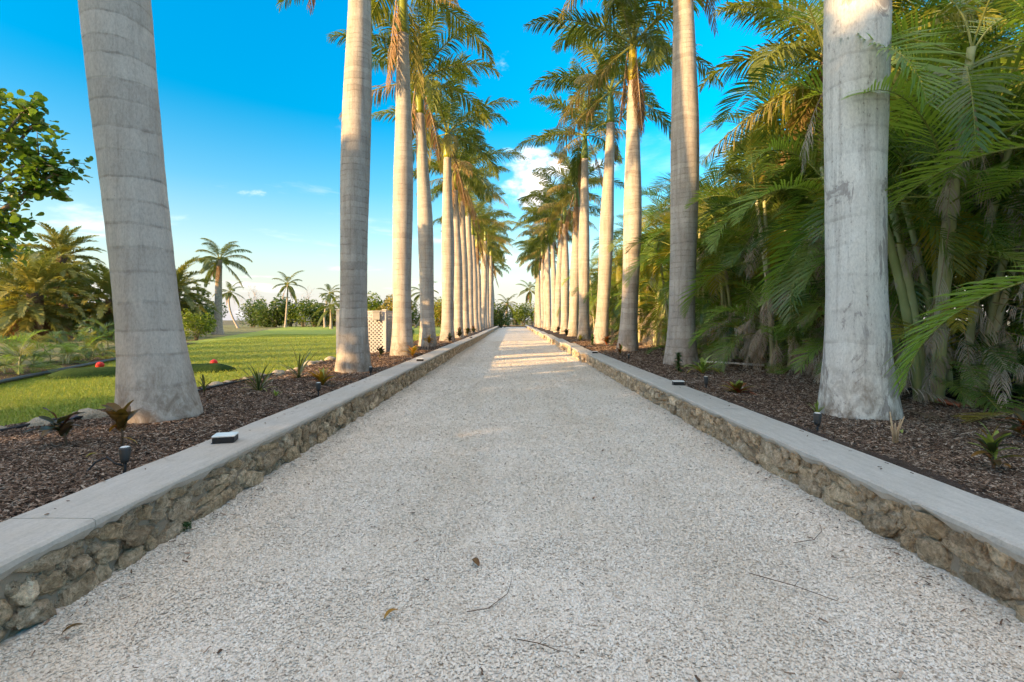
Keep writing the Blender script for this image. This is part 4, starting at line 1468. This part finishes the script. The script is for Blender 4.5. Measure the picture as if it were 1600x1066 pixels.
# bare grey trees over the far hedge
def bare_tree(label, x, y, h, seed):
    rr = random.Random(seed)
    mb = MB()

    def br(p, d, l, r, lv):
        q = p + d * l * 0.5 + Vector((rr.gauss(0, .04), rr.gauss(0, .04), 0)) * l
        e = q + (d + Vector((rr.gauss(0, .15), rr.gauss(0, .15), .05))).normalized() * l * 0.5
        mb.tube([tuple(p), tuple(q), tuple(e)], [r, r * .8, r * .6], 4)
        if lv:
            for k in range(rr.choice([2, 3, 3])):
                nd = (d + Vector((rr.gauss(0, .55), rr.gauss(0, .55), rr.uniform(0, .4)))).normalized()
                br(e if k else q, nd, l * rr.uniform(.55, .8), r * .58, lv - 1)
    br(Vector((0, 0, -0.1)), Vector((rr.gauss(0, .1), 0, 1)).normalized(), h * 0.36, 0.09, 4)
    o = link('bare_tree', mb.mesh('bare_tree', M['branch_pale']), None, (x, y, LAWN_Z - 0.1))
    tag(o, label, 'tree', 'bare trees over the far hedge')


for i, px in enumerate([392, 412, 432, 462, 478, 526, 560, 588, 655, 690]):
    Y = 80 + (i % 3) * 3
    where = ['leftmost behind the slender palms', 'second from the left over the hedge', 'just left of the middle slender palm', 'just right of the middle slender palm', 'between the middle and right slender palms',
             'right of the right slender palm', 'left of the third left royal palm', 'above the lattice enclosure', 'between the third and fourth left palms', 'between the fourth and fifth left palms'][i]
    bare_tree('bare grey branched tree, ' + where, (px - 800) / 780 * Y, Y, rb.uniform(5.5, 8.0), 600 + i)

# ================================================================== garden things
# lattice enclosure
root = tag(empty('lattice_enclosure', (-4.6, 15.6, LAWN_Z)), 'white lattice enclosure between the second and third left palms', 'fence')
x0, x1, y0, y1, hh = -0.62, 0.78, -0.6, 0.9, 1.28


def lattice_panel(ax, ay, bx, by, z0, z1, cell=0.115):
    """diagonal strips in two layers on the vertical plane from (ax,ay) to (bx,by)"""
    mb = MB()
    ln = sqrt((bx - ax) ** 2 + (by - ay) ** 2)
    d = Vector(((bx - ax) / ln, (by - ay) / ln, 0))
    nrm = Vector((d.y, -d.x, 0))
    H = z1 - z0
    for layer, sg in ((0, 1), (1, -1)):
        c = -H if sg > 0 else 0.0
        end = ln if sg > 0 else ln + H
        while c < end:
            # strip: u = c + sg*t, v = t
            t0, t1 = (max(0, -c), min(H, ln - c)) if sg > 0 else (max(0, c - ln), min(H, c))
            if t1 - t0 > 0.02:
                a = Vector((ax, ay, z0)) + d * (c + sg * t0) + Vector((0, 0, t0)) + nrm * (0.006 * layer)
                b = Vector((ax, ay, z0)) + d * (c + sg * t1) + Vector((0, 0, t1)) + nrm * (0.006 * layer)
                wv = (d * -sg + Vector((0, 0, 1))).normalized() * 0.016
                th = nrm * 0.005
                q = [a - wv, a + wv, b + wv, b - wv]
                mb.face(q)
                mb.face([p + th for p in reversed(q)])
            c += cell * 1.0
    return mb.mesh('lattice', M['lattice'], False)


for (a, b) in (((x0, y0), (x1, y0)), ((x1, y0), (x1, y1)), ((x0, y1), (x0, y0)), ((x1, y1), (x0, y1))):
    link('lattice', lattice_panel(a[0], a[1], b[0], b[1], 0.05, hh), root)
for (a, b) in ((x0, y0), (x1, y0), (x1, y1), (x0, y1)):
    mb = MB()
    mb.box((a - 0.05, b - 0.05, -0.1), (a + 0.05, b + 0.05, hh + 0.05), 0, 0.008)
    mb.box((a - 0.075, b - 0.075, hh + 0.052), (a + 0.075, b + 0.075, hh + 0.085), 0, 0.008)
    link('post', mb.mesh('post', M['lattice'], False), root)
for z in (0.03, hh - 0.16, hh):
    mb = MB()
    mb.box((x0 + 0.052, y0 - 0.022, z), (x1 - 0.052, y0 + 0.028, z + 0.045), 0, 0.004)
    mb.box((x0 + 0.052, y1 - 0.028, z), (x1 - 0.052, y1 + 0.022, z + 0.045), 0, 0.004)
    mb.box((x0 - 0.022, y0 + 0.052, z), (x0 + 0.028, y1 - 0.052, z + 0.045), 0, 0.004)
    mb.box((x1 - 0.028, y0 + 0.052, z), (x1 + 0.022, y1 - 0.052, z + 0.045), 0, 0.004)
    link('rail', mb.mesh('rail', M['lattice'], False), root)
mb = MB()  # cabinet filled out and coloured dark so the lattice holes look shaded
mb.box((-0.5, -0.42, -0.05), (0.55, 0.72, 1.05), 0, 0.03)
for q in range(9):
    mb.box((-0.44, -0.436, 0.1 + q * 0.1), (0.5, -0.422, 0.14 + q * 0.1))
tag(link('dark_filler_cabinet', mb.mesh('dark_filler_cabinet', M['shade_box'], False), None, (-4.6, 15.6, LAWN_Z)), 'equipment cabinet coloured dark for the shade behind the white lattice', 'cabinet')
root = tag(empty('utility_box', (-4.05, 14.94, LAWN_Z + 1.05)), 'small grey utility box fixed to the top of the lattice', 'utility box')
mb = MB()
mb.box((-0.1, -0.09, 0.0), (0.12, 0.02, 0.24), 0, 0.012)
link('housing', mb.mesh('housing', M['grey_box'], False), root)
mb = MB()
mb.box((-0.115, -0.11, 0.242), (0.135, 0.03, 0.262), 0, 0.004)
link('lid', mb.mesh('lid', M['grey_box'], False), root)
mb = MB()
mb.tube([(0.02, -0.03, 0.0), (0.02, -0.03, -0.06)], 0.02, 8)
link('conduit', mb.mesh('conduit', M['grey_plastic']), root)


# solar lights on the coping
def solar_light(label, x, y, z, rz):
    root = tag(empty('solar_light', (x, y, z), rz), label, 'light', 'square lights on the coping')
    mb = MB()
    mb.box((-0.075, -0.06, 0.004), (0.075, 0.06, 0.048), 0, 0.006)
    link('housing', mb.mesh('housing', M['black'], False), root)
    mb = MB()
    mb.box((-0.078, -0.063, 0.049), (0.078, 0.063, 0.062), 0, 0.004)
    link('panel', mb.mesh('panel', M['lens'], False), root)
    mb = MB()
    mb.box((-0.085, -0.05, 0.0), (-0.02, 0.05, 0.006), 0, 0.001)
    link('bracket', mb.mesh('bracket', M['grey_plastic'], False), root)


solar_light('black square light with white top on the left coping, nearest the camera', -2.17, 3.78, WL_TOP, 0.25)
solar_light('small black light on the left coping beside the third palm', -2.06, 11.2, WL_TOP, 0.1)
solar_light('tiny black light far along the left coping', -2.1, 25.5, WL_TOP, 0.1)
solar_light('black square light with white top on the right coping, nearest the camera', 2.43, 7.3, WR_TOP, -0.1)
solar_light('small black light on the right coping beyond the third palm', 2.36, 14.2, WR_TOP, -0.1)


# stake spotlights in the mulch
def stake_light(label, x, y, rz, cable=False, h=0.17):
    root = tag(empty('stake_light', (x, y, BED_Z - 0.02), rz), label, 'light', 'stake lights in the mulch')
    mb = MB()
    mb.tube([(0, 0, -0.05), (0, 0, h * 0.5)], [0.008, 0.012], 6)
    link('stake', mb.mesh('stake', M['black']), root)
    mb = MB()
    mb.tube([(0, 0, h * 0.45), (0.0, 0, h * 0.62), (0, 0, h), (0, 0, h + 0.012)], [0.02, 0.028, 0.034, 0.03], 12)
    link('lamp_head', mb.mesh('lamp_head', M['grey_plastic']), root)
    mb = MB()
    mb.tube([(0, 0, h + 0.013), (0, 0, h + 0.017)], [0.028, 0.02], 10)
    link('lens', mb.mesh('lens', M['lens']), root)
    if cable:
        mb = MB()
        mb.tube([(-0.01, 0, 0.05), (-0.06, -0.01, 0.07), (-0.13, 0.02, 0.10), (-0.20, 0.01, 0.07), (-0.22, -0.02, 0.03), (-0.2, -0.08, 0.0)], 0.006, 6)
        link('cable', mb.mesh('cable', M['black']), root)


stake_light('dark stake light with looped cable in the left mulch near the square light', -2.52, 3.25, 0, True, 0.16)
stake_light('thin stake light in the left mulch in front of the red rosette', -2.52, 6.5, 0.4)
stake_light('thin stake light behind the left coping beside the second palm', -2.55, 9.0, 0.4, False, 0.14)
stake_light('dark stake light in the right mulch before the pale trunk', 2.68, 4.38, 0, False, 0.17)
stake_light('thin stake light in the right mulch behind the square light', 2.80, 7.2, 0, False, 0.17)
stake_light('thin stake light in the right mulch beside the third palm', 2.85, 12.2, 0, False, 0.15)


# bed plants: each leaf is a piece of its own
def blade_leaf(L, W, arch, fold, mat, wav=0.0, blunt=0.6):
    mb = MB()
    n = 7
    rows = []
    e = arch * 0.5
    p = Vector((0, 0, 0))
    for i in range(n + 1):
        t = i / n
        wd = W * 0.5 * (sin(pi * min(1, t * 0.93 + 0.06)) ** blunt)
        s = len(mb.v)
        z = fold * wd
        mb.v += [(p.x, -wd, p.z + z + wav * sin(t * 9)), (p.x, 0, p.z), (p.x, wd, p.z + z - wav * sin(t * 9))]
        rows.append(s)
        e -= arch / n
        p = p + Vector((cos(e), 0, sin(e))) * (L / n)
    for a, b in zip(rows, rows[1:]):
        mb.f += [(a, a + 1, b + 1, b), (a + 1, a + 2, b + 2, b + 1)]
        mb.m += [0, 0]
    return mb.mesh('leaf', mat)


LEAVES = {}


def leaf_of(kind, L, W, arch, fold, wav=0.0):
    k = (kind, L, W, arch)
    if k not in LEAVES:
        LEAVES[k] = blade_leaf(L, W, arch, fold, M[kind], wav)
    return LEAVES[k]


def rosette(name, label, x, y, leaves, seed, stem=0.0, cat='plant', z0=None, stem_mat='twig', lean=0.0):
    """leaves: list of (mesh, count, elev_lo, elev_hi, height fraction)"""
    rr = random.Random(seed)
    root = tag(empty(name, (x, y, (bed_z(x, y) - 0.01) if z0 is None else z0)), label, cat)
    if stem > 0:
        mb = MB()
        mb.tube([(0, 0, -0.04), (lean * 0.4, 0.01, stem * 0.5), (lean, 0, stem)], [0.011, 0.009, 0.006], 6)
        link('stem', mb.mesh('stem', M[stem_mat]), root)
    b = rr.uniform(0, 6.28)
    for (me, n, e0, e1, hf) in leaves:
        for i in range(n):
            b += 2.4 + rr.uniform(-.3, .3)
            e = radians(rr.uniform(e0, e1))
            hz = stem * (hf + (1 - hf) * rr.random()) if stem else 0.0
            s = rr.uniform(0.75, 1.15)
            link('leaf', me, root, (lean * hz / max(stem, 1e-3), 0, hz), Matrix.Rotation(b, 3, 'Z').to_4x4().to_euler() if False else (rr.uniform(-.2, .2), -e, b), (s, s, s))
    return root


rosette('croton_plant', 'dark green broad leaved croton on the left mulch near the camera', -3.38, 3.80, [(leaf_of('croton_dark', 0.21, 0.09, 0.7, 0.2, .006), 10, 0, 60, 0.45), (leaf_of('croton_brown', 0.16, 0.07, 0.9, 0.25), 3, -30, 10, 0.2)], 1, 0.22, lean=-0.08)
rosette('croton_plant', 'brown and olive croton beside the foot of the leaning trunk', -3.02, 3.86, [(leaf_of('croton_brown', 0.19, 0.085, 0.7, 0.3, .005), 12, 25, 80, 0.6), (leaf_of('croton_orange', 0.13, 0.05, 1.0, 0.3), 2, -40, 0, 0.1)], 2, 0.20)
rosette('bromeliad', 'orange red rosette plant left of the second left palm', -2.82, 7.4, [(leaf_of('croton_orange', 0.30, 0.075, 0.9, 0.35), 9, 35, 70, 0), (leaf_of('croton_red', 0.27, 0.07, 1.1, 0.35), 7, 15, 50, 0), (leaf_of('lime', 0.26, 0.05, 0.7, 0.35), 5, 55, 85, 0)], 3)
rosette('iris_clump', 'dark green sword leaved clump on the left bed edge', -3.45, 6.8, [(leaf_of('iris', 0.40, 0.022, 0.6, 0.3), 22, 30, 75, 0), (leaf_of('iris', 0.55, 0.02, 0.5, 0.3), 7, 30, 60, 0), (leaf_of('croton_yellow', 0.35, 0.03, 1.1, 0.3), 5, 10, 50, 0)], 4)
rosette('iris_clump', 'sparse sword leaved clump behind the dark green one on the left bed', -3.55, 8.3, [(leaf_of('iris', 0.6, 0.035, 0.5, 0.3), 9, 30, 80, 0), (leaf_of('croton_dark', 0.3, 0.05, 0.9, 0.3), 8, 10, 60, 0)], 5)
rosette('seedling', 'small yellow green seedling in the left mulch', -3.0, 6.35, [(leaf_of('lime', 0.11, 0.03, 0.8, 0.3), 8, 30, 80, 0)], 6)
rosette('seedling', 'thin weedy sprout right of the leaning trunk foot', -3.95, 6.4, [(leaf_of('iris', 0.2, 0.03, 0.8, 0.3), 7, 30, 80, 0.3)], 7, 0.18)
rosette('croton_plant', 'dark leafed plant before the lattice enclosure', -3.02, 11.5, [(leaf_of('croton_dark', 0.17, 0.085, 0.8, 0.3), 16, 0, 70, 0.5), (leaf_of('croton_red', 0.12, 0.05, 0.8, 0.3), 4, -30, 20, 0.1)], 8, 0.34)
rosette('croton_plant', 'yellow orange spiky plant beside the third left palm', -2.66, 13.4, [(leaf_of('croton_orange', 0.34, 0.07, 0.9, 0.3), 14, 15, 75, 0.2), (leaf_of('croton_yellow', 0.3, 0.06, 0.9, 0.3), 6, 20, 80, 0.3)], 9, 0.10)
rosette('croton_plant', 'orange round headed croton beside the fourth left palm', -2.72, 16.4, [(leaf_of('croton_orange', 0.22, 0.09, 0.9, 0.3), 18, 0, 80, 0.6)], 10, 0.36)
rosette('shrublet', 'pale lime upright plant behind the orange croton, left row', -3.35, 16.8, [(leaf_of('lime', 0.2, 0.08, 0.9, 0.3), 14, 10, 80, 0.3)], 11, 0.6)
rosette('croton_plant', 'dark low croton beside the fifth left palm', -2.62, 21.0, [(leaf_of('croton_dark', 0.26, 0.12, 0.8, 0.3), 18, 0, 80, 0.4)], 12, 0.22)
rosette('croton_plant', 'dark low croton beside the sixth left palm', -2.62, 25.0, [(leaf_of('croton_dark', 0.32, 0.15, 0.8, 0.3), 20, 0, 80, 0.4)], 13, 0.36)
rosette('croton_plant', 'dark low croton beside the seventh left palm', -2.62, 29.5, [(leaf_of('croton_dark', 0.32, 0.15, 0.8, 0.3), 20, 0, 80, 0.4)], 14, 0.32)
rosette('croton_plant', 'dark low croton beside the eighth left palm', -2.62, 34.0, [(leaf_of('croton_dark', 0.32, 0.15, 0.8, 0.3), 20, 0, 80, 0.4)], 15, 0.32)
rosette('holly_shrub', 'small glossy green shrub at the foot of the second right palm', 3.10, 9.3, [(leaf_of('holly', 0.085, 0.045, 0.6, 0.3), 110, -20, 85, 0.1)], 16, 0.36, 'shrub')
rosette('spider_lily', 'pale lime strappy plant right of the glossy green shrub', 3.42, 8.95, [(leaf_of('lime', 0.5, 0.05, 1.7, 0.3), 13, 20, 60, 0), (leaf_of('croton_yellow', 0.42, 0.045, 2.0, 0.3), 6, 5, 40, 0)], 17)
rosette('bromeliad', 'red and yellow rosette plant in the right mulch', 3.0, 6.65, [(leaf_of('croton_red', 0.27, 0.06, 1.1, 0.35), 14, 5, 50, 0), (leaf_of('croton_yellow', 0.25, 0.05, 1.0, 0.35), 7, 15, 60, 0), (leaf_of('lime', 0.2, 0.055, 0.6, 0.3), 7, 55, 85, 0)], 18)
rosette('croton_plant', 'green and red croton at the right edge of the picture', 3.12, 3.22, [(leaf_of('lime', 0.18, 0.045, 0.8, 0.3), 11, 25, 80, 0.4), (leaf_of('croton_dark', 0.17, 0.05, 0.9, 0.3), 8, -5, 60, 0.3), (leaf_of('croton_red', 0.17, 0.035, 0.9, 0.3), 6, -10, 40, 0.2), (leaf_of('croton_orange', 0.16, 0.03, 0.6, 0.3), 2, 50, 80, 0.8)], 19, 0.20, lean=-0.03)
rosette('croton_plant', 'second red leafed croton beyond the edge plant on the right mulch', 4.15, 4.05, [(leaf_of('croton_red', 0.19, 0.06, 0.9, 0.3), 8, 0, 60, 0.2), (leaf_of('croton_dark', 0.17, 0.05, 0.9, 0.3), 6, 0, 60, 0.3)], 20, 0.16)
rosette('croton_plant', 'orange and green croton in front of the third right palm', 2.98, 13.7, [(leaf_of('croton_red', 0.26, 0.06, 0.9, 0.3), 9, 20, 75, 0.2), (leaf_of('lime', 0.24, 0.05, 0.9, 0.3), 6, 40, 85, 0.3)], 21, 0.12)
rosette('croton_plant', 'dark red plant in front of the fourth right palm', 3.45, 18.2, [(leaf_of('croton_red', 0.3, 0.09, 0.9, 0.3), 12, 10, 75, 0.3), (leaf_of('croton_dark', 0.26, 0.09, 0.9, 0.3), 8, 10, 75, 0.3)], 22, 0.2)
rosette('holly_shrub', 'small round dark shrub left of the fourth right palm', 3.05, 18.9, [(leaf_of('holly', 0.12, 0.07, 0.6, 0.3), 60, -20, 85, 0.1)], 23, 0.4, 'shrub')
rosette('croton_plant', 'yellow low plant in front of the fifth right palm', 3.1, 22.6, [(leaf_of('croton_yellow', 0.3, 0.07, 0.9, 0.3), 14, 10, 75, 0.2)], 24, 0.1)
rosette('croton_plant', 'dark plant in front of the sixth right palm', 2.95, 27.0, [(leaf_of('croton_dark', 0.3, 0.14, 0.9, 0.3), 18, 10, 75, 0.3)], 25, 0.35)
rosette('croton_plant', 'dark plant in front of the seventh right palm', 2.95, 32.0, [(leaf_of('croton_dark', 0.3, 0.14, 0.9, 0.3), 18, 10, 75, 0.3)], 26, 0.35)
rosette('seedling', 'grass tuft at the left foot of the pale right trunk', 3.15, 5.15, [(leaf_of('lime', 0.16, 0.015, 0.6, 0.3), 16, 45, 88, 0)], 27)

# dry cut stalks in front of the pale trunk
root = tag(empty('dry_stalks', (3.03, 3.95, bed_z(3.03, 3.95))), 'dry straw coloured cut stalks in front of the pale trunk', 'dead plant')
rs = random.Random(9)
for i in range(7):
    a = i * 0.9
    l = rs.uniform(0.14, 0.27)
    q = rs.uniform(0.1, 0.45)
    mb = MB()
    mb.tube([(0.01 * cos(a), 0.01 * sin(a), -0.03), (cos(a) * q * l * 0.4, sin(a) * q * l * 0.4, l * 0.5), (cos(a) * q * l, sin(a) * q * l, l)], [0.007, 0.006, 0.004], 6)
    link('stalk', mb.mesh('stalk', M['straw']), root)

# red balls and the low turf mound on the lawn
for (x, y, lb) in ((-8.75, 10.6, 'red ball on the lawn left of the leaning trunk'), (-6.6, 11.05, 'red ball on the lawn right of the leaning trunk')):
    bm = bmesh.new()
    bmesh.ops.create_uvsphere(bm, u_segments=24, v_segments=14, radius=0.078)
    for v in bm.verts:
        v.co *= 1 + 0.012 * sin(v.co.z * 160)
        if v.co.z < -0.06:
            v.co.z = -0.06
    me = bpy.data.meshes.new('ball')
    bm.to_mesh(me)
    bm.free()
    me.materials.append(M['red'])
    me.polygons.foreach_set('use_smooth', [True] * len(me.polygons))
    tag(link('ball', me, None, (x, y, lawn_z(x, y) + 0.085)), lb, 'ball', 'red balls on the lawn')


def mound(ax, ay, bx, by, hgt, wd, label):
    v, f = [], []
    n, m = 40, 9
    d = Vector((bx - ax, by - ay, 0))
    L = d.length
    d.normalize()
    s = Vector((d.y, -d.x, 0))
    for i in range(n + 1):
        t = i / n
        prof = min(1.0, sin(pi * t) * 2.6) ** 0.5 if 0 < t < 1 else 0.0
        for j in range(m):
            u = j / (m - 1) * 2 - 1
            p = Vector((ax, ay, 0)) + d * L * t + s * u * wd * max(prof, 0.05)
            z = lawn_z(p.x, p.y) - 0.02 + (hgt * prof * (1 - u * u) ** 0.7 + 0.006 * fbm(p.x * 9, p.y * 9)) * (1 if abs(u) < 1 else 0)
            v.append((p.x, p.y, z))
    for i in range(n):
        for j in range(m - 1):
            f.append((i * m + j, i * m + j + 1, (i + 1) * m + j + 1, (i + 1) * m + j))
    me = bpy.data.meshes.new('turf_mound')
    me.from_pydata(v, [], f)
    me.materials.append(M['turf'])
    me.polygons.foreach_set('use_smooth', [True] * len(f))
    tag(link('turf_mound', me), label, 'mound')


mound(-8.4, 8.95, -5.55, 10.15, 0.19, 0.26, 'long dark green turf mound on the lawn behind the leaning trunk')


# coral rocks edging the left bed
def rock_mesh(seed):
    bm = bmesh.new()
    bmesh.ops.create_icosphere(bm, subdivisions=3, radius=1.0)
    for v in bm.verts:
        c = v.co.copy()
        v.co = c * (1 + 0.32 * mn.noise(c * 1.2 + Vector((seed, 0, 0))) + 0.14 * mn.noise(c * 3.4 + Vector((0, seed, 0))))
    me = bpy.data.meshes.new('coral_rock')
    bm.to_mesh(me)
    bm.free()
    me.materials.append(M['rock'])
    me.polygons.foreach_set('use_smooth', [True] * len(me.polygons))
    return me


ROCKS = [rock_mesh(i * 3.7) for i in range(4)]
rk = random.Random(21)
rock_list = [(-4.36, 4.6, 0.10, 'pale coral rock behind the dark croton at the lawn edge'), (-4.22, 5.0, 0.12, 'coral rock at the lawn edge left of the leaning trunk'), (-4.5, 4.35, 0.08, 'small coral rock at the left picture edge')]
yy = 6.4
k = 0
while yy < 12.5:
    rock_list.append((bed_edge(yy) + 0.05 + rk.uniform(-.06, .06), yy, rk.uniform(0.06, 0.13), f'coral rock edging the lawn, {ORD[k]} beyond the leaning trunk'))
    yy += rk.uniform(0.28, 0.55)
    k += 1
    if k > 16:
        break
for (x, y, s, lb) in rock_list:
    tag(link('coral_rock', rk.choice(ROCKS), None, (x, y, BED_Z - 0.01 + s * 0.2), (rk.uniform(-.3, .3), rk.uniform(-.3, .3), rk.uniform(0, 6.28)), (s * 1.2, s, s * 0.62)), lb, 'rock', 'coral rocks edging the left bed')

# irrigation hoses and other bits
mb = MB()
mb.tube([(-4.6 + 0.05 * i + 0.02 * sin(i), 3.7 + 0.16 * i, BED_Z + 0.03 + 0.01 * sin(i * 1.3)) for i in range(9)], 0.016, 8)
tag(link('irrigation_hose', mb.mesh('irrigation_hose', M['black'])), 'black irrigation hose at the left picture edge beside a rock', 'hose')
mb = MB()
mb.tube([(-4.2 + 0.03 * sin(i * 0.8), 5.7 + 0.25 * i, BED_Z + 0.035) for i in range(14)], 0.014, 8)
tag(link('irrigation_hose', mb.mesh('irrigation_hose', M['black'])), 'black irrigation hose along the lawn edge right of the leaning trunk', 'hose')
mb = MB()
mb.tube([(3.95, 10.9, 0.34), (4.4, 10.4, 0.36), (5.0, 9.9, 0.35)], 0.022, 10)
tag(link('white_pipe', mb.mesh('white_pipe', M['white_paint'])), 'thin white pipe lying behind the second right palm', 'pipe')
mb = MB()
mb.box((-0.15, -0.11, 0), (0.15, 0.11, 0.035), 0, 0.01)
tag(link('terracotta_tile', mb.mesh('terracotta_tile', M['terracotta'], False), None, (4.95, 5.6, BED_Z + 0.03), (0.2, 0.12, 0.5)), 'broken terracotta tile on the litter right of the pale trunk', 'tile')
mb = MB()
mb.box((-0.16, -0.1, 0), (0.16, 0.1, 0.17), 0, 0.02)
tag(link('white_block', mb.mesh('white_block', M['white_paint'], False), None, (5.95, 7.0, BED_Z), (0, 0.1, 0.3)), 'white block half hidden in the thicket right of the pale trunk', 'block')
v, f = [], []
for j in range(12):
    for i in range(20):
        x, y = i / 19 * 1.5, j / 11 * 0.6
        v.append((x, y, 0.09 + 0.13 * fbm(x * 4, y * 5, 2)))
for j in range(11):
    for i in range(19):
        f.append((j * 20 + i, j * 20 + i + 1, (j + 1) * 20 + i + 1, (j + 1) * 20 + i))
me = bpy.data.meshes.new('ground_cloth')
me.from_pydata(v, [], f)
me.materials.append(M['black'])
o = link('ground_cloth', me, None, (5.1, 5.9, BED_Z + 0.01), (0, 0, 0.1))
sd = o.modifiers.new('thick', 'SOLIDIFY')
sd.thickness = 0.006
tag(o, 'crumpled black ground cloth on the litter at the right edge', 'cloth')

# fallen fronds
for i, (x, y, rz, s, tilt, lb) in enumerate([(4.15, 6.3, -0.85, 0.95, 0.25, 'long dry grey frond slanting down to the litter right of the pale trunk'),
                                             (4.9, 4.55, 2.6, 0.65, 0.05, 'fallen yellowing frond on the mulch at the right edge'),
                                             (4.3, 8.0, 2.2, 0.8, 0.1, 'fallen grey frond on the mulch between the first two right palms'),
                                             (4.4, 9.6, 1.4, 0.8, 0.12, 'fallen tan frond behind the lime strappy plant'),
                                             (3.7, 4.7, 0.2, 0.6, 0.03, 'thin dry frond on the mulch in front of the pale trunk')]):
    me = ARECA_D[0][1][i % 2] if i != 1 else ARECA_Y[5][1][0]
    tag(link('fallen_frond', me, None, (x, y, BED_Z + 0.10 + tilt), (0, 0.15, rz), (s, s, s * 0.25)), lb, 'frond', 'fallen fronds on the right bed')

# twigs and fallen leaves on the gravel
tw = [([(-0.19, 2.10), (-0.10, 2.12), (-0.02, 2.24), (0.00, 2.36)], 'thin curved brown twig on the gravel in the middle foreground'),
      ([(0.02, 1.92), (0.10, 1.89), (0.18, 1.85)], 'short dark twig on the gravel below the curved one'),
      ([(1.55, 2.75), (1.68, 2.78), (1.80, 2.9), (1.86, 3.02)], 'dark forked twig on the gravel against the right wall'),
      ([(1.15, 2.42), (1.3, 2.3), (1.42, 2.18)], 'long thin twig on the gravel at lower right')]
for pts, lb in tw:
    mb = MB()
    mb.tube([(x, y, 0.022 + 0.004 * (i % 2)) for i, (x, y) in enumerate(pts)], [0.0021 - 0.0003 * i for i in range(len(pts))], 5)
    a, b = pts[1]
    mb.tube([(a, b, 0.022), (a + 0.05, b + 0.045, 0.03)], [0.0014, 0.0007], 4)
    tag(link('twig', mb.mesh('twig', M['twig'])), lb, 'twig', 'twigs on the gravel')
for (x, y, lb, mt) in [(-0.48, 2.1, 'small orange brown fallen leaf on the gravel left of the curved twig', 'croton_orange'), (-0.20, 2.55, 'curled dark brown fallen leaf on the gravel near the middle', 'croton_brown'),
                       (-1.72, 2.0, 'small brown fallen leaf on the gravel at the lower left corner', 'croton_brown'), (-2.95, 3.55, 'tan fallen leaf on the left mulch below the crotons', 'croton_yellow'),
                       (3.35, 4.3, 'yellow fallen leaf on the right mulch before the pale trunk', 'lime')]:
    tag(link('fallen_leaf', leaf_of(mt, 0.07, 0.03, 1.2, 0.4), None, (x, y, (0.03 if abs(x) < 2 else BED_Z + 0.03)), (0.2, 0.1, x * 5)), lb, 'leaf', 'fallen leaves')
# moss tuft at the foot of the left wall
tag(link('moss_tuft', leaf_ball(5, 160, 0.05, 0.05, 0.06, 0.010, M['holly'], 6), None, (-1.93, 2.95, 0.0)), 'small green weed at the foot of the left wall', 'weed')
